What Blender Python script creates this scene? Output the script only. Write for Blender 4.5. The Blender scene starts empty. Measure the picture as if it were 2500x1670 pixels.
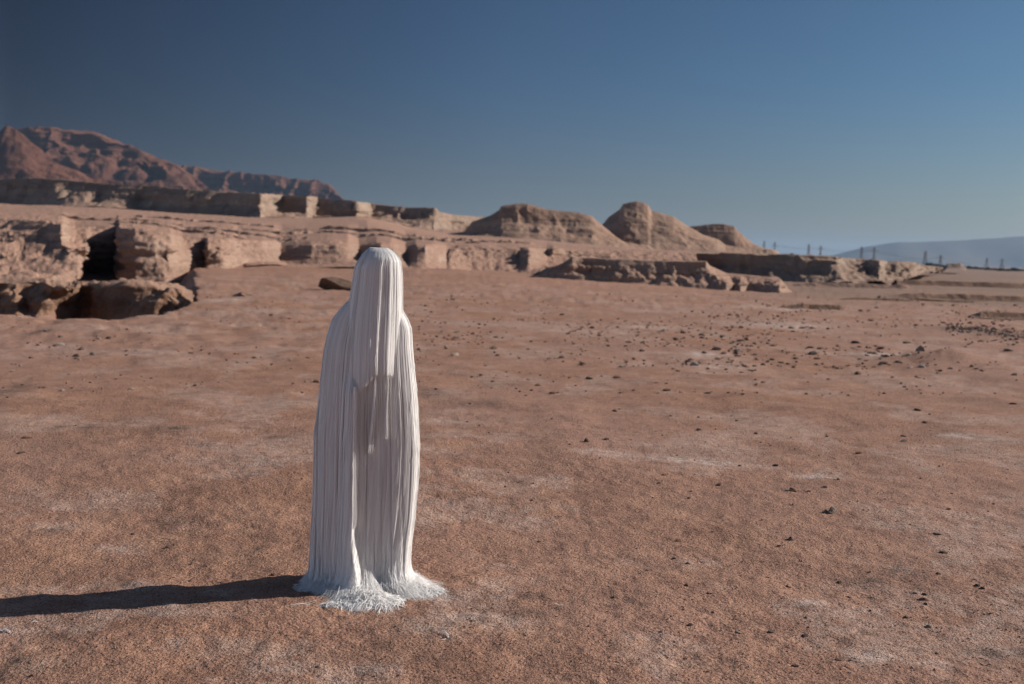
import bpy, math, random
import numpy as np
from mathutils import Matrix, Vector, Euler

random.seed(7)
RNG = np.random.default_rng(11)
C = bpy.context.scene.collection
scene = bpy.context.scene

# ------------------------------------------------------------------ camera
CAM_H = 1.66
FPX = 2430.0                      # focal length in pixels of the 2500 px wide photograph
PITCH, ROLL = math.radians(5.06), math.radians(1.5)
cam_data = bpy.data.cameras.new('camera')
cam = bpy.data.objects.new('camera', cam_data)
C.objects.link(cam)
cam_rot = Euler((math.pi / 2 - PITCH, 0, 0)).to_matrix() @ Matrix.Rotation(ROLL, 3, 'Z')
cam.matrix_world = Matrix.Translation((0, 0, CAM_H)) @ cam_rot.to_4x4()
cam_data.sensor_width = 36.0
cam_data.lens = FPX / 2500 * 36
cam_data.clip_start = 0.1
cam_data.clip_end = 120000
cam_data.dof.use_dof = True
cam_data.dof.focus_distance = 4.7
cam_data.dof.aperture_fstop = 2.9
scene.camera = cam

# ------------------------------------------------------------------ sky and sun
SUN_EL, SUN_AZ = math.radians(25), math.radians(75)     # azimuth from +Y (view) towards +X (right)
SIDE = [(0.0, (3.0, 2.95, 2.8)), (0.24, (1.7, 1.7, 1.68)), (0.40, (.09, .10, .15)), (0.62, (.42, .54, .66)), (0.83, (.55, .76, .86)), (1.0, (1.9, 1.8, 1.7))]  # first stops brighten the unseen sky left and behind, added fill for the figure
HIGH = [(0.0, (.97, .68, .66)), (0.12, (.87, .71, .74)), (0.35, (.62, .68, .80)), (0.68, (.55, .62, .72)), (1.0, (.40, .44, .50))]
world = bpy.data.worlds.new('World')
scene.world = world
world.use_nodes = True
wn, wl = world.node_tree.nodes, world.node_tree.links
wn.clear()
sky = wn.new('ShaderNodeTexSky')
sky.sky_type = 'NISHITA'
sky.sun_disc = False
sky.sun_elevation = SUN_EL
sky.sun_rotation = SUN_AZ
sky.altitude = 0
sky.air_density = 1.0
sky.dust_density = 1.0
sky.ozone_density = 1.6
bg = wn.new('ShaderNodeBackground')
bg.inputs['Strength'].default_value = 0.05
wo = wn.new('ShaderNodeOutputWorld')
# sky tint: darkened at frame left, greyer and paler down at the horizon
geo_w = wn.new('ShaderNodeTexCoord')


def wdot(vec):
    n = wn.new('ShaderNodeVectorMath'); n.operation = 'DOT_PRODUCT'; n.inputs[1].default_value = vec
    wl.new(geo_w.outputs['Generated'], n.inputs[0]); return n.outputs['Value']


def wramp(fac, lo, hi, stops):
    m = wn.new('ShaderNodeMapRange'); m.inputs['From Min'].default_value = lo; m.inputs['From Max'].default_value = hi
    wl.new(fac, m.inputs['Value'])
    r = wn.new('ShaderNodeValToRGB'); e = r.color_ramp.elements
    while len(e) < len(stops): e.new(0.5)
    for q, (p, c) in zip(e, stops): q.position = p; q.color = (*c, 1)
    wl.new(m.outputs[0], r.inputs[0]); return r.outputs[0]


def wmul(a, b, f=1.0):
    n = wn.new('ShaderNodeMix'); n.data_type = 'RGBA'; n.blend_type = 'MULTIPLY'; n.inputs[0].default_value = f
    wl.new(a, n.inputs[6]); wl.new(b, n.inputs[7]); return n.outputs[2]


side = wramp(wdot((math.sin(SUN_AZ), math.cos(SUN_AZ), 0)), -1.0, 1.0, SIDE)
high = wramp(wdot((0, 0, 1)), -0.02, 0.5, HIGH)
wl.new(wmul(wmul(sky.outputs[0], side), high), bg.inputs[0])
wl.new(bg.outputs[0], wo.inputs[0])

sun_dir = Vector((math.sin(SUN_AZ) * math.cos(SUN_EL), math.cos(SUN_AZ) * math.cos(SUN_EL), math.sin(SUN_EL)))
sd = bpy.data.lights.new('sun', 'SUN')
sd.energy = 3.9
sd.angle = math.radians(0.53)
sd.color = (1.0, 0.93, 0.84)
sun = bpy.data.objects.new('sun', sd)
sun.rotation_euler = sun_dir.to_track_quat('Z', 'Y').to_euler()
sun.location = (30, 10, 40)
C.objects.link(sun)

scene.view_settings.view_transform = 'Standard'
scene.view_settings.look = 'None'
scene.view_settings.exposure = 0.66
scene.view_settings.gamma = 1.0
scene.view_settings.use_curve_mapping = False
scene.cycles.max_bounces = 16
scene.cycles.diffuse_bounces = 12
scene.cycles.transmission_bounces = 12
scene.cycles.volume_bounces = 0
scene.cycles.use_denoising = True

# ------------------------------------------------------------------ numeric helpers
R = np.array([list(r) for r in cam_rot])


def rays(px, py):
    """unit-less world directions of photograph pixels"""
    px, py = np.broadcast_arrays(np.asarray(px, float), np.asarray(py, float))
    d = np.stack([(px - 1250) / FPX, -(py - 835) / FPX, -np.ones_like(px)], -1)
    return d @ R.T


def at(px, py, Y):
    """point seen at a pixel, lying Y metres ahead"""
    d = rays(px, py)
    k = np.asarray(Y, float) / d[..., 1]
    return d * k[..., None] + np.array([0, 0, CAM_H])


def on_ground(px, py, z=0.0):
    d = rays(px, py)
    k = (z - CAM_H) / d[..., 2]
    return d * k[..., None] + np.array([0, 0, CAM_H])


_perm = np.random.default_rng(3).permutation(4096).astype(np.int32)
_val = (np.random.default_rng(4).random(4096) * 2 - 1).astype(np.float32)


def vnoise(x, y, z=None):
    x = np.asarray(x, np.float64); y = np.asarray(y, np.float64)
    xi = np.floor(x).astype(np.int64); yi = np.floor(y).astype(np.int64)
    xf = x - xi; yf = y - yi
    u = xf * xf * xf * (xf * (xf * 6 - 15) + 10); v = yf * yf * yf * (yf * (yf * 6 - 15) + 10)
    if z is None:
        def h(a, b): return _val[_perm[(_perm[(a) & 4095] + b) & 4095]]
        a = h(xi, yi) * (1 - u) + h(xi + 1, yi) * u
        b = h(xi, yi + 1) * (1 - u) + h(xi + 1, yi + 1) * u
        return a * (1 - v) + b * v
    z = np.asarray(z, np.float64)
    zi = np.floor(z).astype(np.int64); zf = z - zi
    w = zf * zf * (3 - 2 * zf)
    p0 = _perm[xi & 4095]; p1 = _perm[(xi + 1) & 4095]
    out = 0
    for dx, pp, wx in ((0, p0, 1 - u), (1, p1, u)):
        for dy, wy in ((0, 1 - v), (1, v)):
            q = _perm[(pp + yi + dy) & 4095]
            for dz, wz in ((0, 1 - w), (1, w)):
                out = out + _val[_perm[(q + zi + dz) & 4095]] * wx * wy * wz
    return out


def fbm(x, y, z=None, octv=4, gain=0.5, lac=2.03):
    s, a = 0, 1.0
    for i in range(octv):
        o = 17.3 * i
        s = s + a * (vnoise(x + o, y - o) if z is None else vnoise(x + o, y - o, z + o))
        x = x * lac; y = y * lac
        if z is not None: z = z * lac
        a *= gain
    return s


def ss(a, b, x):
    t = np.clip((x - a) / (b - a), 0, 1)
    return t * t * (3 - 2 * t)


def link(ob, parent=None, **props):
    C.objects.link(ob)
    if parent is not None:
        ob.parent = parent
    for k, v in props.items():
        ob[k] = v
    return ob


def quad_mesh(name, verts, quads, mat=None, smooth=True, attrs=None):
    me = bpy.data.meshes.new(name)
    n = len(quads); k = quads.shape[1]
    me.vertices.add(len(verts)); me.vertices.foreach_set('co', np.ascontiguousarray(verts, np.float32).ravel())
    me.loops.add(n * k); me.loops.foreach_set('vertex_index', np.ascontiguousarray(quads, np.int32).ravel())
    me.polygons.add(n); me.polygons.foreach_set('loop_start', np.arange(0, n * k, k, dtype=np.int32))
    me.polygons.foreach_set('use_smooth', np.full(n, smooth))
    for an, av in (attrs or {}).items():
        at_ = me.attributes.new(an, 'FLOAT', 'POINT'); at_.data.foreach_set('value', np.ascontiguousarray(av, np.float32).ravel())
    me.update(calc_edges=True)
    if mat: me.materials.append(mat)
    return me


def grid_quads(rows, cols, wrap=False):
    i = np.arange(rows * cols).reshape(rows, cols)
    if wrap:
        i = np.concatenate([i, i[:, :1]], 1)
    return np.stack([i[:-1, :-1], i[:-1, 1:], i[1:, 1:], i[1:, :-1]], -1).reshape(-1, 4)


def tubes(P, rad, tone=None, sides=3):
    """P (N,M,3) strand centre lines, rad (N,M) radii -> verts, quads"""
    N, M, _ = P.shape
    T = np.gradient(P, axis=1)
    T /= np.linalg.norm(T, axis=2, keepdims=True) + 1e-9
    ref = np.where(np.abs(T[..., 2:3]) > 0.85, np.array([0.9, 0.2, 0.1]), np.array([0, 0, 1.0]))
    A = np.cross(T, ref); A /= np.linalg.norm(A, axis=2, keepdims=True) + 1e-9
    B = np.cross(T, A)
    V = []
    for s in range(sides):
        a = 2 * math.pi * s / sides
        V.append(P + (A * math.cos(a) + B * math.sin(a)) * rad[..., None])
    V = np.stack(V, 2)                                     # N,M,sides,3
    idx = np.arange(N * M * sides).reshape(N, M, sides)
    nx = np.roll(idx, -1, axis=2)
    Q = np.stack([idx[:, :-1], nx[:, :-1], nx[:, 1:], idx[:, 1:]], -1).reshape(-1, 4)
    att = None
    if tone is not None:
        att = np.repeat(tone, M * sides)
    return V.reshape(-1, 3), Q, att


# ------------------------------------------------------------------ materials
class NT:
    def __init__(self, name):
        self.m = bpy.data.materials.new(name); self.m.use_nodes = True
        self.n = self.m.node_tree.nodes; self.l = self.m.node_tree.links
        self.b = self.n['Principled BSDF']

    def new(self, t, **kw):
        n = self.n.new('ShaderNode' + t)
        for k, v in kw.items():
            if k in n.inputs.keys(): n.inputs[k].default_value = v
            else: setattr(n, k, v)
        return n

    def noise(self, vec, scale, detail=4, rough=0.5, dist=0.0):
        n = self.new('TexNoise', Scale=scale, Detail=detail, Roughness=rough, Distortion=dist)
        self.l.new(vec, n.inputs['Vector']); return n.outputs['Fac']

    def scaled(self, vec, s):
        n = self.new('VectorMath', operation='MULTIPLY'); n.inputs[1].default_value = s
        self.l.new(vec, n.inputs[0]); return n.outputs[0]

    def ramp(self, fac, stops, interp='LINEAR'):
        n = self.new('ValToRGB'); r = n.color_ramp; r.interpolation = interp
        while len(r.elements) < len(stops): r.elements.new(0.5)
        for e, (p, c) in zip(r.elements, stops):
            e.position = p; e.color = (*c, 1) if len(c) == 3 else c
        self.l.new(fac, n.inputs[0]); return n.outputs[0]

    def map(self, fac, a, b, c=0.0, d=1.0):
        n = self.new('MapRange'); n.inputs['From Min'].default_value = a; n.inputs['From Max'].default_value = b
        n.inputs['To Min'].default_value = c; n.inputs['To Max'].default_value = d
        self.l.new(fac, n.inputs['Value']); return n.outputs[0]

    def mix(self, f, a, b, mode='MIX'):
        n = self.new('Mix', data_type='RGBA', blend_type=mode)
        for s, v in ((n.inputs[0], f), (n.inputs[6], a), (n.inputs[7], b)):
            if isinstance(v, (int, float)): s.default_value = v
            elif isinstance(v, tuple): s.default_value = (*v, 1)
            else: self.l.new(v, s)
        return n.outputs[2]

    def math(self, op, a, b):
        n = self.new('Math', operation=op)
        for s, v in ((n.inputs[0], a), (n.inputs[1], b)):
            if isinstance(v, (int, float)): s.default_value = v
            else: self.l.new(v, s)
        return n.outputs[0]

    def bump(self, h, dist, strength=1.0, prev=None):
        n = self.new('Bump', Strength=strength, Distance=dist)
        self.l.new(h, n.inputs['Height'])
        if prev is not None: self.l.new(prev, n.inputs['Normal'])
        return n.outputs[0]


def rock_material(name, size, side_a, side_b, crust, strata=1.0, bump=0.3, crust_lo=0.72, crust_hi=0.95):
    """layered marl: pale banded sides, a redder crust of grit on the flat tops; size = metres of one band"""
    t = NT(name)
    geo = t.new('NewGeometry'); pos = geo.outputs['Position']
    q = 1.0 / size
    warp = t.noise(pos, 0.25 * q, 3)
    st = t.new('VectorMath', operation='MULTIPLY_ADD'); t.l.new(pos, st.inputs[0]); st.inputs[1].default_value = (0.03 * q, 0.03 * q, q)
    cw = t.new('CombineXYZ'); t.l.new(t.map(warp, 0, 1, 0, 1.6), cw.inputs[2]); t.l.new(cw.outputs[0], st.inputs[2])
    band = t.noise(st.outputs[0], strata, 5, 0.65)
    col = t.mix(t.map(band, 0.36, 0.64), side_a, side_b)
    blot = t.noise(pos, 0.5 * q, 5, 0.6)
    col = t.mix(t.map(blot, 0.35, 0.75, 0, 0.75), col, tuple(0.72 * v for v in crust))
    fine = t.noise(pos, 4 * q, 4, 0.65)
    sep = t.new('SeparateXYZ'); t.l.new(geo.outputs['Normal'], sep.inputs[0])
    edge = t.math('ADD', sep.outputs[2], t.map(fine, 0.2, 0.8, -0.12, 0.12))
    col = t.mix(t.map(edge, crust_lo, crust_hi), col, crust)
    col = t.mix(t.map(fine, 0.3, 0.7), t.mix(1.0, col, (0.72, 0.70, 0.68), 'MULTIPLY'), col)
    t.l.new(col, t.b.inputs['Base Color'])
    t.b.inputs['Roughness'].default_value = 0.95
    t.b.inputs['Specular IOR Level'].default_value = 0.15
    n1 = t.bump(band, 0.35 * size * bump, 0.7)
    n2 = t.bump(t.noise(pos, 1.6 * q, 7, 0.62), 0.55 * size * bump, 0.9, n1)
    t.l.new(n2, t.b.inputs['Normal'])
    return t.m


def ground_material():
    t = NT('ground crust')
    geo = t.new('NewGeometry'); pos = geo.outputs['Position']
    big = t.noise(pos, 0.16, 5, 0.6)
    mid = t.noise(pos, 2.2, 8, 0.68)
    small = t.noise(pos, 9.0, 5, 0.65)
    grain = t.noise(pos, 95.0, 3, 0.6)
    col = t.ramp(mid, [(0.30, (0.320, 0.173, 0.118)), (0.47, (0.425, 0.238, 0.167)), (0.60, (0.485, 0.280, 0.192)), (0.76, (0.54, 0.345, 0.258))])
    col = t.mix(t.map(big, 0.38, 0.66, 0, 0.65), col, (0.49, 0.305, 0.250))
    col = t.mix(t.map(small, 0.52, 0.70, 0, 0.55), col, (0.30, 0.165, 0.125))
    att = t.new('Attribute', attribute_name='salt')
    sm = t.math('MULTIPLY', att.outputs['Fac'], t.map(t.noise(t.scaled(pos, (1, 1.6, 1)), 7.0, 6, 0.7), 0.36, 0.60))
    col = t.mix(sm, col, (0.70, 0.56, 0.50))
    att2 = t.new('Attribute', attribute_name='dark')
    dm = t.math('MULTIPLY', att2.outputs['Fac'], t.map(t.noise(pos, 12.0, 6, 0.7), 0.34, 0.6))
    col = t.mix(dm, col, (0.15, 0.105, 0.09))
    att3 = t.new('Attribute', attribute_name='silt')
    col = t.mix(att3.outputs['Fac'], col, t.mix(mid, (0.24, 0.165, 0.13), (0.37, 0.265, 0.215)))
    gm = t.map(grain, 0.34, 0.62)
    col = t.mix(gm, t.mix(1.0, col, (0.42, 0.38, 0.36), 'MULTIPLY'), col)
    t.l.new(col, t.b.inputs['Base Color'])
    t.b.inputs['Roughness'].default_value = 0.95
    t.b.inputs['Specular IOR Level'].default_value = 0.1
    n1 = t.bump(small, 0.02, 0.6)
    n2 = t.bump(t.noise(pos, 40, 4, 0.6), 0.016, 1.0, n1)
    gh = t.math('MULTIPLY', grain, t.map(t.noise(pos, 1.7, 3, 0.6), 0.35, 0.62, 0.35, 1.25))
    n3 = t.bump(gh, 0.011, 1.0, n2)
    t.l.new(n3, t.b.inputs['Normal'])
    return t.m


def simple_material(name, col, rough=0.9, var=0.25, scale=20.0, bump=0.0):
    t = NT(name)
    geo = t.new('TexCoord'); pos = geo.outputs['Object']
    n = t.noise(pos, scale, 4, 0.6)
    c = t.mix(t.map(n, 0.3, 0.7), tuple(v * (1 - var) for v in col), tuple(min(1, v * (1 + var)) for v in col))
    t.l.new(c, t.b.inputs['Base Color']); t.b.inputs['Roughness'].default_value = rough
    t.b.inputs['Specular IOR Level'].default_value = 0.2
    if bump: t.l.new(t.bump(n, bump), t.b.inputs['Normal'])
    return t.m


def thread_material():
    t = NT('white rayon thread')
    att = t.new('Attribute', attribute_name='tone')
    c = t.mix(att.outputs['Fac'], (0.76, 0.745, 0.74), (0.98, 0.97, 0.965))
    t.l.new(c, t.b.inputs['Base Color'])
    t.b.inputs['Roughness'].default_value = 0.42
    t.b.inputs['Specular IOR Level'].default_value = 0.25
    tr = t.new('BsdfTranslucent'); t.l.new(c, tr.inputs['Color'])
    mx = t.new('MixShader'); mx.inputs[0].default_value = 0.15
    out = t.n['Material Output']
    t.l.new(t.b.outputs[0], mx.inputs[1]); t.l.new(tr.outputs[0], mx.inputs[2]); t.l.new(mx.outputs[0], out.inputs['Surface'])
    return t.m


M_ground = ground_material()
M_thread = thread_material()
M_lining = simple_material('white lining cloth', (0.80, 0.79, 0.79), 0.8, 0.05, 30)
_n, _l = M_lining.node_tree.nodes, M_lining.node_tree.links
_t = _n.new('ShaderNodeBsdfTranslucent'); _t.inputs['Color'].default_value = (0.85, 0.83, 0.83, 1)
_m = _n.new('ShaderNodeMixShader'); _m.inputs[0].default_value = 0.2
_l.new(_n['Principled BSDF'].outputs[0], _m.inputs[1]); _l.new(_t.outputs[0], _m.inputs[2]); _l.new(_m.outputs[0], _n['Material Output'].inputs['Surface'])
M_cliff = rock_material('marl cliff', 0.8, (0.43, 0.315, 0.25), (0.29, 0.195, 0.15), (0.44, 0.27, 0.205), 1.0, 0.5)
M_mesa = rock_material('marl mesa', 2.5, (0.42, 0.33, 0.265), (0.26, 0.19, 0.15), (0.36, 0.24, 0.185), 1.0, 0.45)
M_hill = rock_material('marl hill', 2.2, (0.45, 0.315, 0.24), (0.33, 0.215, 0.162), (0.40, 0.245, 0.18), 1.0, 0.3, 0.85, 1.05)
M_bank = rock_material('brown bank', 0.35, (0.32, 0.185, 0.12), (0.19, 0.105, 0.07), (0.40, 0.255, 0.19), 1.0, 0.5)
M_mount = rock_material('red mountain rock', 60.0, (0.18, 0.084, 0.058), (0.11, 0.052, 0.042), (0.195, 0.086, 0.057), 1.0, 0.5, 0.8, 1.0)
M_far = simple_material('far grey mountain rock', (0.13, 0.11, 0.10), 1.0, 0.2, 0.0005)


# ------------------------------------------------------------------ ground height
def smooth_noise_ground(x, y, D):
    z = 0.030 * fbm(x / 2.6, y / 2.6, octv=3) * ss(1.0, 8.0, D)
    z = z + 0.014 * fbm(x / 0.55, y / 0.55, octv=4)
    far = ss(9, 24, D) * (1 - ss(120, 260, D))
    z = z + far * 0.05 * np.abs(fbm(x / 0.9 + 40, y / 0.9, octv=4)) * np.clip(fbm(x / 6.0 + 9, y / 6.0, octv=2) + 0.35, 0, 1.2)
    z = z + 0.10 * ss(25, 60, D) * fbm(x / 7.0 + 3, y / 7.0, octv=3)
    return z


PIT_PX = [-900, -300, 0, 96, 192, 268, 330, 383, 430, 452, 480]
PIT_PY = [765, 765, 769, 775, 781, 784, 778, 769, 757, 748, 735]
_rim = on_ground(np.array(PIT_PX, float), np.array(PIT_PY, float), 0.0)
RIM_AZ = np.arctan2(_rim[:, 0], _rim[:, 1]); RIM_D = np.hypot(_rim[:, 0], _rim[:, 1])
AZ = lambda px: math.atan2((px - 1250) / FPX, 1)


def ground_z(x, y, detail=True):
    x = np.asarray(x, float); y = np.asarray(y, float)
    D = np.hypot(x, y); az = np.arctan2(x, y)
    w = ss(AZ(950), AZ(1950), az)
    lz = np.interp(D, [0, 28, 60, 110, 300, 2000, 30000], [0, 0, -0.05, 0.05, -1.0, -3.0, -4.0])
    rz = np.interp(D, [0, 28, 50, 90, 200, 600, 3000, 30000], [0, 0, -0.25, -1.0, -1.65, -2.1, -3.2, -4.0])
    z = lz * (1 - w) + rz * w
    # the pit and gorge on the left
    wob = 0.35 * fbm(x / 1.1, y / 1.1, octv=3)
    rim = np.interp(az, RIM_AZ, RIM_D) + wob
    side = 1 - ss(AZ(432), AZ(476), az + 0.004 * fbm(x / 0.8, y / 0.8, octv=2))
    deep = ss(0.0, 0.9, D - rim) * side * (az > -1.4)
    z = z - deep * (1.5 - 0.5 * ss(45, 60, D))
    if detail:
        z = z + smooth_noise_ground(x, y, D)
        near = 1 - ss(7, 12, D)
        z = z + near * 0.0045 * fbm(x / 0.07, y / 0.07, octv=2)
    # mound by the pointed stone
    for (px, py, rx, ry, h) in ((2300, 882, 0.75, 0.5, 0.16), (25, 975, 0.5, 0.5, 0.06), (60, 742, 0, 0, 0)):
        if h:
            g = MOUND(px, py)
            r2 = ((x - g[0]) / rx) ** 2 + ((y - g[1]) / ry) ** 2
            z = z + h * np.exp(-r2) * (1 + 0.3 * fbm(x / 0.45, y / 0.45, octv=3))
    return z


_mc = {}


def MOUND(px, py):
    if (px, py) not in _mc: _mc[(px, py)] = on_ground(px, py)
    return _mc[(px, py)]


def ground_mask(x, y, spots):
    m = np.zeros_like(x)
    for (px, py, rx, ry, a) in spots:
        g = on_ground(px, py)
        s = g[1] / FPX
        dx = rx * s; dy = ry * s * g[1] / CAM_H
        r2 = ((x - g[0]) / dx) ** 2 + ((y - g[1]) / dy) ** 2
        m = np.maximum(m, a * np.exp(-r2 ** 1.2))
    return m


SALT = [(2345, 1067, 55, 6, 1.5), (2420, 1073, 60, 7, .8), (1480, 1110, 80, 9, .9), (1620, 1120, 110, 8, .8), (1740, 1128, 60, 7, .8),
        (1990, 1158, 60, 7, .8), (1600, 1090, 60, 6, .5), (1060, 1540, 90, 26, .6), (1210, 1520, 120, 26, .45), (520, 1130, 130, 14, .35),
        (290, 1330, 60, 12, .5), (130, 1290, 60, 12, .55), (2130, 1600, 60, 22, .6), (2290, 1620, 40, 16, .6), (1950, 1470, 70, 16, .4),
        (1930, 795, 120, 8, .8), (1600, 800, 90, 6, .8), (1400, 808, 120, 6, .7), (1870, 745, 90, 4, .9), (2160, 870, 80, 6, .9), (1710, 865, 70, 6, .8),
        (1130, 790, 70, 6, .6), (550, 735, 60, 4, .8), (660, 760, 120, 6, .5), (1100, 1030, 80, 10, .5), (2470, 1580, 50, 16, .5), (1240, 1390, 60, 8, .4),
        (1310, 1270, 50, 8, .4), (700, 990, 60, 8, .4), (300, 860, 160, 9, .35), (90, 1440, 120, 16, .3), (480, 1500, 130, 16, .35), (1760, 905, 120, 8, .5)]
DARK = [(20, 1640, 60, 40, 1.0), (150, 1560, 60, 18, .6), (210, 1600, 40, 16, .6), (20, 970, 50, 14, 1.0), (40, 950, 60, 8, .8), (2380, 808, 90, 9, 1.2),
        (2460, 822, 60, 9, 1.2), (640, 1330, 22, 34, .8), (600, 1290, 30, 14, .5), (430, 1270, 40, 12, .6), (130, 1300, 40, 12, .8), (1150, 985, 70, 14, .7),
        (1040, 960, 60, 12, .7), (1300, 1460, 40, 9, .8), (2110, 1410, 60, 20, .6), (2200, 1390, 60, 14, .7), (2380, 1580, 90, 12, .8), (2480, 1580, 60, 12, .8),
        (1080, 1620, 60, 18, .6), (1470, 1360, 60, 10, .6), (1600, 1380, 50, 12, .5), (1290, 1500, 50, 9, .6), (1700, 1240, 60, 10, .4), (1250, 1170, 50, 8, .5),
        (420, 1055, 60, 8, .8), (220, 1045, 30, 6, 1.0), (140, 1045, 20, 5, 1.0), (690, 1070, 40, 5, .7), (100, 815, 26, 8, 1.2), (1740, 1620, 60, 20, .4)]


def build_ground():
    D = np.concatenate([np.geomspace(0.25, 3.2, 22)[:-1], CAM_H * FPX / np.arange(1240, 62, -3.1),
                        np.geomspace(67, 40000, 120)])
    a0 = np.linspace(AZ(-120), AZ(2620), 720)
    rest = np.linspace(a0[-1], a0[0] + 2 * math.pi, 72)[1:-1]
    az = np.concatenate([a0, rest])
    AA, DD = np.meshgrid(az, D)
    x = DD * np.sin(AA); y = DD * np.cos(AA)
    AA2 = np.arctan2(x, y)
    z = ground_z(x, y)
    salt = ground_mask(x, y, SALT); dark = ground_mask(x, y, DARK)
    salt = salt + 0.40 * ss(0.1, 0.8, fbm(x / 0.9 + 5, y / 0.9 + 2, octv=5, gain=0.7)) * (DD < 60)
    dark = dark + 0.22 * ss(0.25, 0.8, fbm(x / 0.5 + 31, y / 0.5 + 7, octv=4, gain=0.7)) * (DD < 60)
    silt = ss(AZ(1700), AZ(2050), AA2) * ss(42, 60, DD + 6 * fbm(x / 9, y / 9, octv=3)) * (0.8 + 0.3 * fbm(x / 12, y / 25, octv=3))
    V = np.stack([x, y, z], -1).reshape(-1, 3)
    V = np.concatenate([V, [[0, 0, 0.0]]])
    q = grid_quads(len(D), len(az), wrap=True)[:, ::-1]
    me = quad_mesh('ground', V[:-1], q, M_ground, True, {'salt': salt.ravel(), 'dark': dark.ravel(), 'silt': silt.ravel()})
    # the small disc under the camera
    return link(bpy.data.objects.new('ground', me), kind='structure')


build_ground()
k = 24
cap = [(0.26 * math.cos(2 * math.pi * i / k), 0.26 * math.sin(2 * math.pi * i / k), -0.004) for i in range(k)]
me = bpy.data.meshes.new('ground_patch'); me.from_pydata(cap, [], [list(range(k))]); me.materials.append(M_ground)
link(bpy.data.objects.new('ground_patch', me), kind='structure')


# ------------------------------------------------------------------ lofted terrain
def loft(name, rings, mat, cols, rows, amp=0.0, scale=1.0, vstretch=3.0, gully=0.0, gscale=1.0, strata=0.0, sscale=1.0,
         weights=None, ease=None, seed=0, px0=None, px1=None, pw=None):
    """rings: front base -> top edge -> back; each ring a list of (px, py, Y).  Rows are subdivided and then displaced."""
    lo = min(r[0][0] for r in rings) if px0 is None else px0
    hi = max(r[-1][0] for r in rings) if px1 is None else px1
    px = np.linspace(lo, hi, cols)
    RP = []
    for r in rings:
        a = np.array(r, float)
        RP.append(at(px, np.interp(px, a[:, 0], a[:, 1]), np.interp(px, a[:, 0], a[:, 2])))
    weights = weights or [1.0] * len(rings)
    P, W = [], []
    for i in range(len(rings) - 1):
        n = rows[i]
        for j in range(n):
            t = j / n
            e = ease[i](t) if ease and ease[i] else t
            # e acts on height, t on the plan
            q = RP[i] * (1 - t) + RP[i + 1] * t
            q[:, 2] = RP[i][:, 2] * (1 - e) + RP[i + 1][:, 2] * e
            P.append(q); W.append(weights[i] * (1 - t) + weights[i + 1] * t)
    P.append(RP[-1]); W.append(weights[-1])
    P = np.array(P); W = np.array(W)[:, None]
    if pw:
        W = W * np.interp(px, [q[0] for q in pw], [q[1] for q in pw])[None]
    o = 13.7 * seed
    for it in range(2):
        du = np.gradient(P, axis=1); dv = np.gradient(P, axis=0)
        N = np.cross(du, dv); N /= np.linalg.norm(N, axis=2, keepdims=True) + 1e-9
        N = np.where((N[..., 1:2] * 1.0 > 0.5) & (N[..., 2:3] < 0), -N, N)
        X, Y, Z = P[..., 0], P[..., 1], P[..., 2]
        if it == 0:
            h = 0
            if gully:
                g = fbm(X / gscale + o, Y / gscale, Z / (gscale * vstretch), octv=3)
                h = gully * (0.55 - np.abs(g) * 1.6)
            h = h + amp * fbm(X / scale + o, Y / scale - o, Z / (scale * vstretch), octv=4)
            P = P + N * (h * W)[..., None]
        else:
            if strata:
                s = vnoise(X / (sscale * 14) + o, Y / (sscale * 14), Z / sscale) + 0.6 * vnoise(X / (sscale * 9), Y / (sscale * 9) + o, 2.3 * Z / sscale)
                h = strata * s + 0.25 * amp * fbm(4 * X / scale, 4 * Y / scale, 4 * Z / scale, octv=3)
            else:
                h = 0.25 * amp * fbm(4 * X / scale, 4 * Y / scale, 4 * Z / scale, octv=3)
            Nh = N.copy(); Nh[..., 2] *= 0.2
            P = P + Nh * (h * W)[..., None]
    P[..., 2] = np.maximum(P[..., 2], -5.0)
    r, c = P.shape[:2]
    me = quad_mesh(name, P.reshape(-1, 3), grid_quads(r, c), mat)
    return link(bpy.data.objects.new(name, me), kind='structure')


def shift(ring, dy=0.0, dY=0.0, Y=None):
    return [(a, b + dy, (c + dY) if Y is None else Y) for a, b, c in ring]


steep = lambda t: t ** 0.8
talus = lambda t: 0.30 * t + 0.70 * t ** 2.2
roundtop = lambda t: math.sin(t * math.pi / 2)

# far red mountains, left
m1 = [(-500, 330), (-120, 322), (0, 322), (50, 317), (96, 313), (153, 317), (215, 319), (238, 323), (268, 340), (307, 353), (337, 365),
      (364, 380), (402, 390), (441, 407), (470, 430), (500, 470)]
yb = lambda v: [(a, b, v) for a, b in m1]
base1 = [(-500, 470, 2120), (0, 470, 2120), (500, 480, 2200)]
mid1 = [(a, b + (470 - b) * 0.45, 2245 + 0.12 * a) for a, b in m1]
loft('mountain', [base1, mid1, [(a, b, 2290 + 0.12 * a) for a, b in m1], [(a, b + 8, 3000) for a, b in m1], [(a, 600, 3600) for a, b in m1]],
     M_mount, 420, [40, 60, 10, 6], amp=8, scale=60, gully=36, gscale=75, vstretch=12, strata=11, sscale=13,
     weights=[0.25, 1.0, 0.22, 0.3, 0], ease=[roundtop, steep, None, None], seed=2)
spur = [(-300, 400), (-60, 345), (19, 311), (38, 314), (69, 345), (115, 385), (165, 408), (230, 434), (300, 446)]
loft('mountain_spur', [[(-300, 480, 1620), (300, 480, 1620)], [(a, b, 1750) for a, b in spur], [(a, b + 40, 2000) for a, b in spur], [(a, 560, 2150) for a, b in spur]],
     M_mount, 200, [60, 20, 6], amp=8, scale=80, gully=16, gscale=60, vstretch=5, strata=6, sscale=24,
     weights=[0.5, 0.35, 0.5, 0], ease=[lambda t: t ** 1.25, None, None], seed=5)
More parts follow.
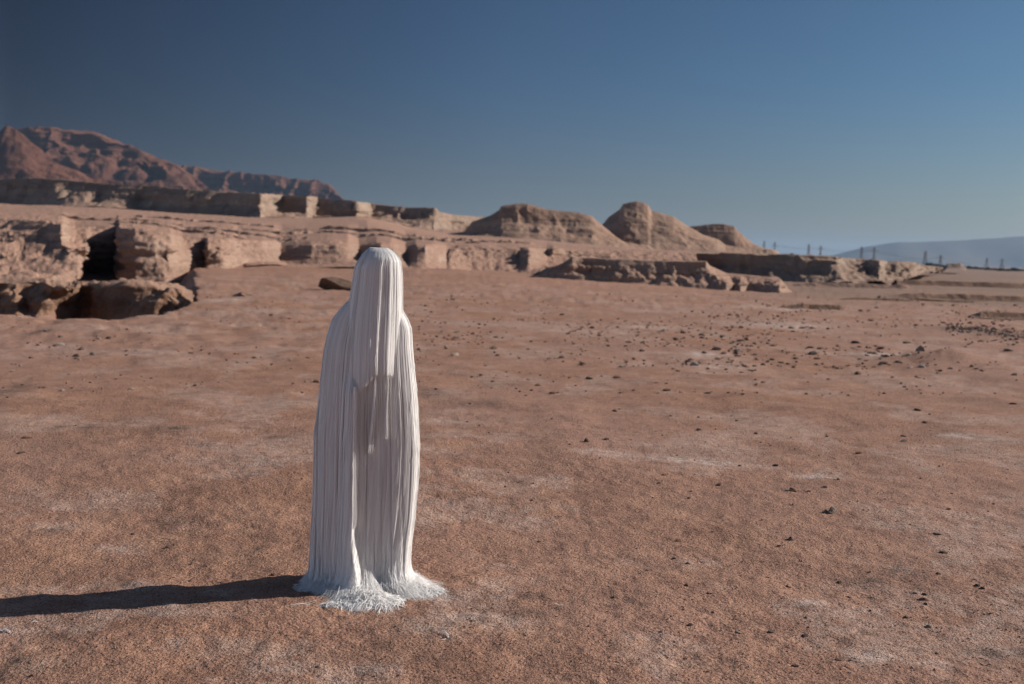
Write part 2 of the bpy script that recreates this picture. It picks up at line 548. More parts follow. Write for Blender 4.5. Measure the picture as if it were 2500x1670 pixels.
m2 = [(380, 405), (441, 407), (479, 409), (537, 417), (613, 426), (671, 432), (728, 438), (778, 441), (805, 455), (836, 485), (880, 520)]
loft('mountain_range', [[(380, 520, 2960), (880, 540, 3080)], [(a, b + (510 - b) * 0.5, 3020 + 0.2 * a) for a, b in m2], [(a, b, 3060 + 0.2 * a) for a, b in m2],
                        [(a, b + 4, 3900) for a, b in m2], [(a, 600, 4300) for a, b in m2]],
     M_mount, 300, [26, 40, 8, 5], amp=8, scale=80, gully=42, gscale=70, vstretch=12, strata=10, sscale=15,
     weights=[0.3, 1.0, 0.25, 0.2, 0], ease=[None, steep, None, None], seed=8)
# pale mountains across the valley, right
m3 = [(1980, 628), (2041, 619), (2117, 600), (2194, 590), (2280, 588), (2367, 586), (2430, 582), (2462, 579), (2500, 577), (2700, 578), (3100, 584)]
loft('far_mountain_range', [[(a, 668, 9000) for a, b in m3], [(a, b, 9800) for a, b in m3], [(a, b + 5, 11200) for a, b in m3], [(a, 668, 12400) for a, b in m3]],
     M_far, 200, [30, 8, 6], amp=55, scale=750, gully=110, gscale=900, vstretch=3, weights=[0.3, 0.12, 0.1, 0], seed=3)

# long mesa B on the left, behind the gorge
bt = [(-500, 428, 335), (0, 437, 322), (69, 434, 318), (134, 436, 312), (192, 443, 310), (268, 451, 305), (383, 455, 298), (460, 464, 290), (560, 469, 283), (630, 472, 274),
      (637, 473, 273), (650, 474, 284), (676, 475, 300), (690, 476, 304), (745, 479, 296), (749, 480, 294), (762, 482, 310), (775, 484, 314), (866, 492, 306), (870, 493, 304), (893, 495, 326),
      (905, 497, 330), (992, 506, 326), (1061, 509, 322), (1074, 518, 330), (1100, 524, 345), (1183, 531, 360), (1300, 545, 360)]
bb = [(-500, 492, 322), (0, 496, 310), (60, 500, 308), (115, 500, 298), (180, 504, 278), (250, 506, 278), (345, 513, 288), (440, 520, 282), (537, 525, 274), (600, 530, 266), (637, 531, 262),
      (650, 531, 268), (700, 532, 274), (740, 532, 284), (749, 532, 286), (762, 532, 300), (866, 528, 300), (870, 528, 298), (893, 530, 318), (950, 540, 310), (992, 552, 300), (1060, 565, 300), (1107, 571, 300), (1183, 574, 320), (1300, 580, 330)]
mid = [(a, b + 22, c - 3) for a, b, c in bt]
loft('mesa', [bb, mid, bt, [(a, b + 3, 460) for a, b, c in bt], [(a, b + 80, 510) for a, b, c in bt]],
     M_mesa, 760, [18, 22, 8, 5], amp=0.7, scale=7, gully=0.9, gscale=7, vstretch=6, strata=0.9, sscale=1.8,
     weights=[0.25, 1.0, 0.35, 0.1, 0], ease=[talus, None, None, None], seed=1)

# gorge cliffs and the slope that climbs from them to the mesa
ct = [(-500, 530, 76), (0, 536, 74), (100, 541, 71), (150, 547, 69), (156, 549, 72), (170, 551, 88), (185, 553, 92), (286, 552, 92), (289, 556, 74), (330, 560, 72), (415, 572, 73), (424, 575, 76),
      (445, 577, 84), (500, 580, 84), (505, 582, 82), (540, 584, 83), (566, 584, 86), (580, 586, 92), (640, 587, 96), (668, 589, 101), (686, 596, 104), (720, 588, 104), (760, 586, 103), (800, 584, 103), (850, 585, 104), (875, 597, 105),
      (895, 594, 105), (920, 589, 104), (955, 591, 104), (990, 602, 106), (1015, 594, 106), (1060, 594, 109), (1091, 598, 112), (1150, 600, 112), (1270, 604, 114), (1290, 606, 112), (1335, 608, 120), (1350, 607, 116), (1380, 608, 120), (1500, 611, 124), (1700, 618, 128)]
cb = [(-500, 690, 58), (0, 690, 58), (96, 682, 59), (190, 658, 63), (200, 652, 72), (215, 660, 84), (284, 692, 84), (287, 692, 69.5), (330, 692, 68), (402, 692, 68), (441, 680, 70), (460, 674, 74), (500, 676, 75), (506, 676, 74), (540, 668, 75), (575, 654, 80), (600, 642, 89), (640, 639, 91), (667, 639, 93), (680, 639, 95), (700, 643, 95), (760, 645, 94), (800, 645, 94), (866, 644, 94), (877, 647, 93), (905, 650, 94), (960, 652, 93), (1000, 655, 93), (1030, 658, 93), (1091, 662, 95), (1150, 668, 101), (1210, 674, 102), (1252, 676, 101), (1290, 664, 103), (1337, 654, 107), (1380, 648, 110), (1500, 652, 114), (1700, 662, 119)]
cm = [(-500, 600, 64), (0, 606, 66), (60, 590, 68), (120, 590, 67.5), (160, 600, 66), (211, 610, 66), (222, 606, 80), (284, 600, 88), (288, 610, 71.5), (330, 612, 70), (380, 600, 70.5), (415, 612, 71), (435, 624, 74), (500, 622, 82),
      (506, 612, 78), (540, 617, 78), (570, 612, 82), (590, 603, 90.5), (640, 603, 93), (664, 606, 95), (684, 616, 98.5), (715, 606, 98), (760, 598, 97), (820, 598, 97.5), (850, 607, 98), (880, 626, 99.5), (905, 609, 98.5), (930, 599, 97.5), (962, 606, 98), (996, 632, 99.5), (1018, 608, 98.5), (1040, 603, 98.5), (1070, 622, 100.5), (1091, 643, 102), (1100, 612, 108),
      (1180, 614, 110), (1270, 616, 112), (1290, 620, 108), (1337, 625, 116), (1380, 622, 118), (1500, 625, 120), (1700, 632, 124)]
s1 = [(-500, 512, 170), (0, 512, 170), (150, 515, 170), (345, 526, 175), (540, 535, 180), (747, 542, 190), (897, 540, 190), (1000, 560, 190), (1107, 576, 190), (1300, 585, 190), (1551, 606, 190), (1700, 614, 190)]
s2 = [(a, b, c + 6) for a, b, c in bb] + [(1400, 600, 300), (1551, 605, 300), (1700, 615, 300)]
cfoot = [(a, b + (25 if a < 590 else 7), c - (1.0 if a < 590 else 8.0)) for a, b, c in cb]
loft('gorge_cliff', [cfoot, cb, cm, ct, [(a, b - 4, c + 9) for a, b, c in ct], s1, s2], M_cliff, 1050, [6, 26, 26, 10, 24, 14],
     amp=0.20, scale=1.9, gully=0.18, gscale=1.2, vstretch=1.3, strata=0.34, sscale=0.42,
     weights=[0.3, 0.6, 1.0, 0.45, 0.35, 0.15, 0.3], ease=[None, lambda t: 0.55 * t + 0.45 * t ** 2.2, None, None, None, None], seed=4,
     pw=[(570, 1.0), (610, 0.45), (1080, 0.4), (1110, 0.8), (1380, 0.8)])

# the two big hills and the stub behind
h1 = [(1085, 572), (1133, 566), (1153, 542), (1195, 527), (1218, 513), (1225, 503), (1260, 497), (1287, 497), (1302, 502), (1337, 511), (1380, 516), (1413, 519), (1444, 527), (1471, 550), (1501, 576), (1530, 594), (1560, 606), (1600, 612)]
f1 = [(1085, 585, 232), (1133, 588, 228), (1260, 594, 225), (1413, 607, 224), (1500, 611, 226), (1560, 612, 230), (1600, 614, 234)]
g1 = [(a, b + (592 - b) * 0.5, 235.5) for a, b in h1]
loft('eroded_hill', [f1, g1, [(a, b, 240) for a, b in h1], [(a, b + (600 - b) * 0.4, 258) for a, b in h1], [(a, 616, 280) for a, b in h1]],
     M_hill, 360, [32, 26, 12, 8], amp=0.35, scale=7, gully=0.36, gscale=4.2, vstretch=3.5, strata=0.45, sscale=1.3,
     weights=[0.4, 1.0, 0.15, 0.6, 0.2], ease=[lambda t: t ** 0.8, lambda t: 0.5 * t + 0.5 * roundtop(t), None, None], seed=6)
h2 = [(1430, 590), (1471, 548), (1486, 530), (1513, 511), (1522, 497), (1540, 493), (1555, 491), (1572, 495), (1582, 500), (1590, 514), (1643, 529), (1677, 551), (1715, 573), (1753, 584), (1772, 598), (1838, 614), (1870, 620)]
f2 = [(1430, 606, 250), (1500, 611, 247), (1600, 614, 244), (1750, 617, 246), (1870, 621, 254)]
g2 = [(a, b + (600 - b) * 0.5, 255) for a, b in h2]
loft('eroded_hill', [f2, g2, [(a, b, 262) for a, b in h2], [(a, b + (610 - b) * 0.4, 278) for a, b in h2], [(a, 622, 300) for a, b in h2]],
     M_hill, 330, [30, 30, 12, 8], amp=0.3, scale=7, gully=0.32, gscale=4.2, vstretch=3.5, strata=0.35, sscale=1.3,
     weights=[0.4, 0.9, 0.2, 0.6, 0.2], ease=[lambda t: t ** 1.1, None, None, None], seed=9)
h3 = [(1640, 580), (1679, 553), (1715, 550), (1742, 546), (1770, 548), (1792, 552), (1815, 576), (1838, 596), (1868, 609), (1887, 613), (1900, 622)]
loft('eroded_hill', [[(1640, 622, 338), (1820, 622, 339), (1900, 624, 343)], [(a, b, 345) for a, b in h3], [(a, b + (610 - b) * 0.3, 365) for a, b in h3], [(a, 624, 385) for a, b in h3]],
     M_hill, 180, [34, 10, 8], amp=0.7, scale=8, gully=0.6, gscale=6, vstretch=3, strata=0.7, sscale=1.5, weights=[0.3, 0.3, 0.6, 0.2], ease=[steep, None, None], seed=12)

# long dark mesa on the right
rt = [(1540, 613, 150), (1600, 615, 148), (1830, 619, 146), (1945, 623, 146), (2041, 628, 146), (2056, 630, 152), (2090, 633, 160), (2117, 634, 158), (2145, 635, 150), (2150, 636, 150), (2162, 640, 170), (2190, 640, 168), (2229, 641, 172), (2262, 650, 200), (2300, 654, 220)]
rb = [(1540, 690, 143), (1830, 694, 141.5), (1914, 694, 140.5), (1980, 692, 139), (2060, 690, 137), (2100, 688, 140), (2150, 688, 141), (2202, 686, 148), (2229, 676, 167), (2262, 664, 196), (2300, 662, 216)]
rm = [(1540, 640, 149), (1830, 650, 145.5), (1914, 655, 144.5), (2000, 655, 144.5), (2041, 650, 144.8), (2060, 652, 148), (2117, 655, 154), (2148, 655, 148), (2160, 664, 162), (2185, 668, 162), (2229, 655, 171), (2262, 656, 199), (2300, 657, 219)]
loft('mesa', [rb, rm, rt, [(a, b - 0.6, c + 60) for a, b, c in rt], [(a, b + 12, c + 130) for a, b, c in rt]], M_mesa, 420, [22, 22, 8, 5],
     amp=0.45, scale=4, gully=0.7, gscale=3.5, vstretch=4, strata=0.4, sscale=1.0, weights=[0.5, 1, 0.3, 0.05, 0], ease=[talus, None, None, None], seed=15)
# nearer low mesa
nt = [(1290, 679, 83.8), (1330, 664, 83.6), (1375, 643, 83.6), (1398, 627, 83.8), (1413, 630, 84.2), (1520, 633, 83.6), (1600, 637, 83.4), (1662, 638, 83.2), (1724, 639, 83.2), (1733, 650, 86.5), (1772, 668, 86.5), (1868, 677, 84.5), (1905, 682, 83.5), (1914, 694, 86), (1930, 712, 88)]
nm = [(1290, 680, 83.6), (1330, 672, 83.2), (1375, 662, 83.0), (1413, 660, 83.0), (1440, 655, 83.8), (1500, 668, 82.2), (1600, 672, 82.4), (1662, 668, 82.6), (1728, 668, 83.2), (1774, 692, 80.6), (1789, 694, 82), (1808, 690, 81), (1822, 692, 82.8), (1868, 694, 81.6), (1903, 698, 80.8), (1915, 702, 83.6), (1930, 714, 85)]
nb = [(1290, 686, 83.4), (1375, 688, 82.2), (1452, 694, 81.8), (1560, 700, 81.2), (1700, 708, 80.6), (1774, 717, 79.8), (1789, 717, 81.2), (1808, 712, 80.2), (1822, 712, 81.8), (1868, 716, 80.6), (1903, 722, 79.8), (1915, 718, 82.5), (1930, 718, 84.5)]
loft('mesa', [shift(nb, 6, -0.5), nb, nm, nt, [(a, b - 1.5, c + 22) for a, b, c in nt], [(a, b + 16, c + 36) for a, b, c in nt]], M_cliff, 480, [3, 16, 20, 8, 5],
     amp=0.16, scale=1.2, gully=0.2, gscale=1.2, vstretch=2, strata=0.26, sscale=0.35, weights=[.3, 0.4, 1, 0.15, 0.1, 0], seed=18)
# low banks on the right-hand flats
def bank(name, pts, Y, h, depth, seed, mat=M_bank, n=160, nz=0.3):
    top = [(a, b, Y) for a, b in pts]
    bot = [(a, b + h * (0.3 + 0.7 * math.sin(math.pi * (i + 0.5) / len(pts))), Y - 1.1 * h * Y / FPX) for i, (a, b) in enumerate(pts)]
    back = [(a, b + 0.3, Y + depth) for a, b in pts]
    back2 = [(a, b + 9, Y + depth * 1.3) for a, b in pts]
    s = Y / 100
    return loft(name, [shift(bot, 4, -0.3 * s), bot, top, back, back2], mat, n, [2, 12, 5, 3], amp=0.16 * s * nz, scale=1.6 * s, gully=0.25 * s * nz, gscale=2.2 * s, strata=0.1 * s * nz, sscale=0.3 * s,
                weights=[0, .5, 1, 0.3, 0], seed=seed)


bank('low_bank', [(1905, 695), (1980, 691), (2060, 691), (2130, 694), (2200, 696), (2220, 700)], 112, 9, 14, 21, M_cliff)
bank('low_bank', [(2190, 688), (2213, 684), (2300, 686), (2400, 689), (2500, 692), (2700, 698)], 145, 13, 30, 23, M_bank)
bank('low_bank', [(2150, 720), (2240, 715), (2320, 717), (2400, 720), (2500, 725), (2700, 732)], 66, 14, 12, 24, M_bank)
bank('low_bank', [(1900, 750), (1960, 740), (1975, 744), (2020, 743), (2052, 745), (2062, 754)], 37.5, 13, 3, 25, M_bank)
bank('low_bank', [(2370, 768), (2395, 761), (2450, 762), (2520, 765), (2700, 770)], 34, 13, 3, 26, M_bank)
bank('low_bank', [(2030, 735), (2060, 728), (2120, 727), (2180, 729), (2300, 738)], 58, 7, 5, 27, M_bank)
bank('low_bank', [(2300, 656), (2312, 644), (2345, 643), (2360, 655)], 420, 8, 60, 28, M_mesa, 60)
bank('low_bank', [(590, 712), (640, 728), (700, 738), (730, 742)], 34, 6, 2.0, 29, M_bank, 80)

# ledges that step across the slope above the gorge
def slope_bank(px0, px1, Y, h, seed, mat=None):
    px = np.linspace(px0, px1, 9); pts = []
    A = np.array(ct, float); B = np.array(s1, float)
    for i, p in enumerate(px):
        ya, yb = np.interp(p, A[:, 0], A[:, 2]) + 9, np.interp(p, B[:, 0], B[:, 2])
        za = at(p, np.interp(p, A[:, 0], A[:, 1]) - 4, ya)[2]; zb_ = at(p, np.interp(p, B[:, 0], B[:, 1]), yb)[2]
        z = za + (zb_ - za) * (Y - ya) / (yb - ya)
        py = 620 + 0.026 * (p - 1250) - (z - CAM_H) / Y * FPX
        e = math.sin(math.pi * i / 8) ** 0.5
        pts.append((p, py - h * 0.75 * e + 2 * (1 - e)))
    return bank('rock_ledge', pts, Y, h, 5, seed, mat or M_cliff, 220, 1.0)


for k_, (a_, b_, y_, h_) in enumerate([(250, 620, 100, 9), (420, 800, 112, 8), (560, 960, 128, 8), (700, 1090, 142, 9), (120, 470, 120, 6), (860, 1180, 126, 8), (300, 700, 150, 6), (1000, 1330, 140, 7)]):
    slope_bank(a_, b_, y_, h_, 60 + k_)

# near pit, its far wall and the ledges on its right
wt = [(-500, 680, 29.5), (0, 682, 29.5), (60, 684, 29.5), (96, 687, 29.6), (130, 698, 28.6), (165, 706, 28.2), (180, 702, 29.8), (199, 697, 30.6), (287, 693, 30.2), (340, 694, 30), (380, 696, 30), (422, 700, 29.6), (445, 722, 29), (470, 738, 28.6)]
wm = [(-500, 730, 28.8), (0, 730, 28.8), (40, 725, 28.4), (60, 735, 28.9), (90, 740, 28.6), (118, 745, 28.8), (160, 740, 30.3), (199, 735, 31.0), (287, 725, 29.6), (340, 722, 29.0), (380, 725, 28.8), (422, 728, 28.6), (445, 742, 28.6), (470, 746, 28.5)]
wb = [(-500, 805, 28.0), (0, 805, 28.0), (60, 808, 27.8), (100, 808, 28.0), (150, 805, 29.8), (199, 800, 30.4), (287, 800, 29.0), (380, 795, 28.4), (422, 790, 28.3), (470, 770, 28.2)]
wr1 = [(-500, 684, 36), (0, 684, 36), (96, 686, 36), (199, 695, 36), (287, 691, 36), (380, 692, 36), (430, 697, 36), (470, 712, 36)]
wr2 = [(-500, 700, 42), (0, 700, 42), (470, 704, 42)]
loft('pit_wall', [wb, wm, wt, wr1, wr2], M_bank, 420, [24, 30, 12, 5], amp=0.22, scale=0.9, gully=0.28, gscale=1.1, vstretch=2.5, strata=0.16, sscale=0.28,
     weights=[0.3, 1, 0.5, 0.35, 0.1], seed=31)

# ------------------------------------------------------------------ haze
V = [(-22000, -900), (26000, -900), (26000, 22000), (-22000, 22000)]
zb, zt = -7.0, 380.0
hv = [(x, y, zb) for x, y in V] + [(x, y, zt) for x, y in V]
hf = [(3, 2, 1, 0), (4, 5, 6, 7), (0, 1, 5, 4), (1, 2, 6, 5), (2, 3, 7, 6), (3, 0, 4, 7)]
me = bpy.data.meshes.new('haze'); me.from_pydata(hv, [], hf)
hm = bpy.data.materials.new('haze air'); hm.use_nodes = True
hm.node_tree.nodes.clear()
pv = hm.node_tree.nodes.new('ShaderNodeVolumePrincipled'); ho = hm.node_tree.nodes.new('ShaderNodeOutputMaterial')
pv.inputs['Color'].default_value = (0.44, 0.66, 0.95, 1); pv.inputs['Density'].default_value = 0.45e-4; pv.inputs['Anisotropy'].default_value = 0.15
hm.node_tree.links.new(pv.outputs[0], ho.inputs['Volume'])
me.materials.append(hm)
link(bpy.data.objects.new('haze', me), kind='stuff')

# ------------------------------------------------------------------ the veiled figure
YF = 4.82
base = on_ground(886, 1446)
base[1] = YF
person = bpy.data.objects.new('person', None)
person.location = base
person.empty_display_size = 0.3
link(person, label='standing person hidden from head to ground under a long white cape of hanging threads', category='person')


def prof(pts, sm=0.03):
    a = np.array(pts, float)
    P = at(a[:, 0], a[:, 1], YF) - base
    o = np.argsort(P[:, 2])
    zf = np.linspace(P[o, 2][0], P[o, 2][-1], 400)
    xf = np.interp(zf, P[o, 2], P[o, 0])
    kk = max(3, int(sm / (zf[1] - zf[0])) | 1)
    pad = np.pad(xf, kk, mode='reflect', reflect_type='odd')
    for _ in range(2): pad = np.convolve(pad, np.ones(kk) / kk, mode='same')
    return zf, pad[kk:-kk]


def zz(py): return float((at(890, py, YF) - base)[2])


robeL = prof([(918, 650), (893, 690), (862, 722), (833, 753), (812, 779), (802, 810), (793, 848), (785, 912), (779, 980), (774, 1020), (768, 1061), (766, 1209), (760, 1320), (756, 1400), (750, 1450)])
robeR = prof([(928, 650), (952, 690), (970, 735), (984, 762), (996, 782), (1004, 802), (1005, 835), (1009, 886), (1018, 980), (1024, 1080), (1021, 1172), (1013, 1265), (1005, 1320), (1000, 1394), (1000, 1450)])
robeB = (np.array([zz(1450), zz(1300), zz(1100), zz(950), zz(850), zz(785), zz(740), zz(690), zz(650)]), np.array([.140, .124, .118, .120, .110, .092, .078, .06, .02]))
veilL = prof([(906, 604), (899, 608), (888, 619), (879, 633), (868, 651), (863, 690), (857, 725), (851, 770), (845, 850), (842, 960)], 0.010)
veilR = prof([(944, 604), (955, 610), (970, 622), (979, 637), (982, 682), (982, 746), (983, 766), (981, 850), (979, 960)], 0.010)
veilB = (np.array([zz(960), zz(850), zz(760), zz(690), zz(650), zz(630), zz(612), zz(604), zz(602)]), np.array([.118, .114, .112, .106, .102, .090, .052, .022, .006]))
z_s = np.array([zz(950), zz(1000), zz(1100), zz(1250), zz(1350), zz(1400), zz(1440)])


def X_of(px, z):          # local x of a pixel column at height z
    py = np.interp(z, [zz(1450), zz(600)], [1450, 600])
    return (at(px, py, YF) - base)[..., 0]


def robe_pt(th, z, off=0.0):
    """outer surface of the robe; th = angle (0 right, -pi/2 towards the camera)"""
    xl = np.interp(z, *robeL); xr = np.interp(z, *robeR); b = np.interp(z, *robeB)
    cx = (xl + xr) / 2; a = (xr - xl) / 2
    c, s = np.cos(th), np.sin(th)
    e = 2 / 2.25
    ux = np.sign(c) * np.abs(c) ** e; uy = np.sign(s) * np.abs(s) ** e
    # hanging folds, long in z
    u = th / (2 * math.pi)
    k = ss(zz(760), zz(1000), z)
    cu, su = np.cos(th) * 2.3, np.sin(th) * 2.3
    f = 0.010 * vnoise(cu * 2.0 + 5, su * 2.0, z * 0.55 + 3) + 0.0024 * vnoise(cu * 5.5, su * 5.5 + 9, z * 0.8) + 0.0009 * vnoise(cu * 14, su * 14, z * 1.2 + 4)
    f = f * (0.25 + 0.75 * k) * (1 - 0.55 * np.abs(c) ** 3)
    x = cx + (a + off) * ux + f * c; y = (b + off) * uy + f * s
    # creases down the shaded front
    for (pa, pb, dep, wd) in ((783, 776, .012, .0045), (806, 797, .006, .004), (838, 828, .007, .005), (852, 846, .005, .003), (905, 902, .008, .004), (936, 938, .007, .004), (958, 962, .009, .004), (985, 990, .004, .003)):
        xcr = X_of(np.interp(z, [zz(1380), zz(900)], [pb, pa]), z)
        y = y + dep * np.exp(-((x - xcr) / wd) ** 2) * (uy < 0) * ss(zz(860), zz(1000), z)
    for (pa, dep, wd, ztop) in ((921, .030, .0028, 1260), (949, .026, .0028, 1300), (975, .02, .0030, 1330), (893, .02, .003, 1330), (790, .018, .003, 1240), (818, .018, .003, 1300)):
        xcr = X_of(float(pa), z)
        y = y + dep * np.exp(-((x - xcr) / wd) ** 2) * (uy < 0) * ss(zz(ztop), zz(1420), z)
    # the forward fold over the front foot and the recess beside it
    front = ss(0.25, 0.75, -uy)
    xc = X_of(np.interp(z, np.array([zz(1460), zz(1400), zz(1300), zz(1100), zz(950)]), np.array([898., 884, 872, 874, 876])), z)
    A = np.interp(z, np.array([zz(1460), zz(1400), zz(1300), zz(1100), zz(950), zz(910)]), np.array([.085, .060, .045, .040, .030, .0]))
    d = x - xc
    ridge = np.where(d < 0, np.exp(-(d / 0.055) ** 2), np.exp(-(d / 0.013) ** 2))
    y = y - front * A * ridge
    x2 = X_of(928., z)
    rec = np.exp(-np.abs((x - x2) / 0.052) ** 3.0)
    Rr = np.interp(z, np.array([zz(1440), zz(1300), zz(1000), zz(940)]), np.array([.032, .022, .008, .0]))
    y = y + front * Rr * rec
    return np.stack([x, y, z + 0 * x], -1)


def veil_pt(th, z, off=0.0):
    xl = np.interp(z, *veilL); xr = np.interp(z, *veilR); b = np.interp(z, *veilB)
    cx = (xl + xr) / 2; a = (xr - xl) / 2
    c, s = np.cos(th), np.sin(th)
    cu, su = c * 1.7, s * 1.7
    f = 0.0025 * vnoise(cu * 3.0 + 50, su * 3.0, z * 0.7 + 3) + 0.0018 * vnoise(cu * 8, su * 8 + 9, z * 0.9) + 0.0008 * vnoise(cu * 20, su * 20, z * 1.4 + 4)
    f = f * ss(zz(605), zz(660), z)
    x = cx + (a + off) * c + f * c; y = -0.018 - 0.006 * ss(zz(700), zz(800), z) + (b + off) * s + f * s
    # central panel of the face veil lies a little proud of the rest
    pan = ss(X_of(882., z), X_of(888., z), x) * (1 - ss(X_of(950., z), X_of(972., z), x)) * ss(zz(720), zz(860), z) * (s < 0)
    y = y - 0.010 * pan
    # on the back the veil lies over the robe
    rb = np.interp(z, *robeB)
    y = np.where(s > 0, np.maximum(y, (rb + 0.008) * s), y)
    return np.stack([x, y, z + 0 * x], -1)


def footprint():
    pts = np.array([(1085, 1458), (1070, 1430), (1035, 1418), (718, 1432), (748, 1466), (822, 1498), (848, 1507), (922, 1518), (958, 1496), (946, 1466), (996, 1474), (1051, 1477)], float)
    G = on_ground(pts[:, 0], pts[:, 1]) - base
    a = np.arctan2(G[:, 1], G[:, 0]); r = np.hypot(G[:, 0], G[:, 1])
    a = np.concatenate([a, [math.pi / 2, 0.9, 2.3]]); r = np.concatenate([r, [.17, .22, .22]])
    o = np.argsort(a); a, r = a[o], r[o]
    a = np.concatenate([[a[-1] - 2 * math.pi], a, [a[0] + 2 * math.pi]]); r = np.concatenate([[r[-1]], r, [r[0]]])
    return a, r


FA, FR = footprint()
wrap = lambda t: (t + math.pi) % (2 * math.pi) - math.pi


def ribbons(P, Wd, width, tilt, tone):
    """flat strands of several yarns lying side by side; Wd = direction across the strand"""
    T = np.gradient(P, axis=1); T /= np.linalg.norm(T, axis=2, keepdims=True) + 1e-9
    Wd = Wd - T * np.sum(Wd * T, 2, keepdims=True); Wd /= np.linalg.norm(Wd, axis=2, keepdims=True) + 1e-9
    Nn = np.cross(T, Wd)
    c, s = np.cos(tilt)[:, None, None], np.sin(tilt)[:, None, None]
    D_ = (Wd * c + Nn * s) * (width / 2)[..., None]
    V = np.stack([P - D_, P + D_], 2)
    N, M = P.shape[:2]
    idx = np.arange(N * M * 2).reshape(N, M, 2)
    Q = np.stack([idx[:, :-1, 0], idx[:, 1:, 0], idx[:, 1:, 1], idx[:, :-1, 1]], -1).reshape(-1, 4)
    return V.reshape(-1, 3), Q, np.repeat(tone, M * 2)


def ribbon_object(name, P, Wd, width, tilt, tone, label=None):
    v, q, att = ribbons(P, Wd, width, tilt, tone)
    ob = link(bpy.data.objects.new(name, quad_mesh(name, v, q, M_thread, True, {'tone': att})), person, kind='stuff')
    if label: ob['label'] = label
    return ob


def thread_object(name, P, rad, tone, parent=person, kind='stuff', label=None):
    v, q, att = tubes(P, rad, tone)
    me = quad_mesh(name, v, q, M_thread, True, {'tone': att})
    ob = link(bpy.data.objects.new(name, me), parent)
    if kind: ob['kind'] = kind
    if label: ob['label'] = label
    return ob


def clump(th, z_k, n_locks, strength, rng):
    lock = np.round(th / (2 * math.pi) * n_locks)
    lr = np.sin(lock * 127.1) * 43758.5453
    jit = (lr - np.floor(lr) - 0.5) * 0.6
    cen = (lock + jit) / n_locks * 2 * math.pi
    return th + (cen - th) * strength * z_k, lock


# lining: a closed cloth just inside the threads
def lining():
    nz, nt = 90, 220
    z = np.linspace(0.015, zz(655), nz); th = np.linspace(-math.pi, math.pi, nt, endpoint=False)
    T, Z = np.meshgrid(th, z)
    P = robe_pt(T, Z, -0.004)
    flare = (1 - ss(0.0, 0.16, Z))[..., None]
    P[..., :2] *= 1 - 0.02 * flare
    me = quad_mesh('robe_lining', P.reshape(-1, 3), grid_quads(nz, nt, True), M_lining)
    link(bpy.data.objects.new('robe_lining', me), person)
    z = np.concatenate([np.linspace(zz(800), zz(640), 40), np.linspace(zz(638), zz(603.5), 24)])
    T, Z = np.meshgrid(th, z)
    ax = np.stack([(np.interp(Z, *veilL) + np.interp(Z, *veilR)) / 2, -0.03 + 0 * Z, Z], -1)
    P = ax + (veil_pt(T, Z) - ax) * 0.93; P[..., 2] -= 0.010
    me = quad_mesh('veil_lining', P.reshape(-1, 3), grid_quads(len(z), nt, True), M_lining)
    link(bpy.data.objects.new('veil_lining', me), person)


lining()


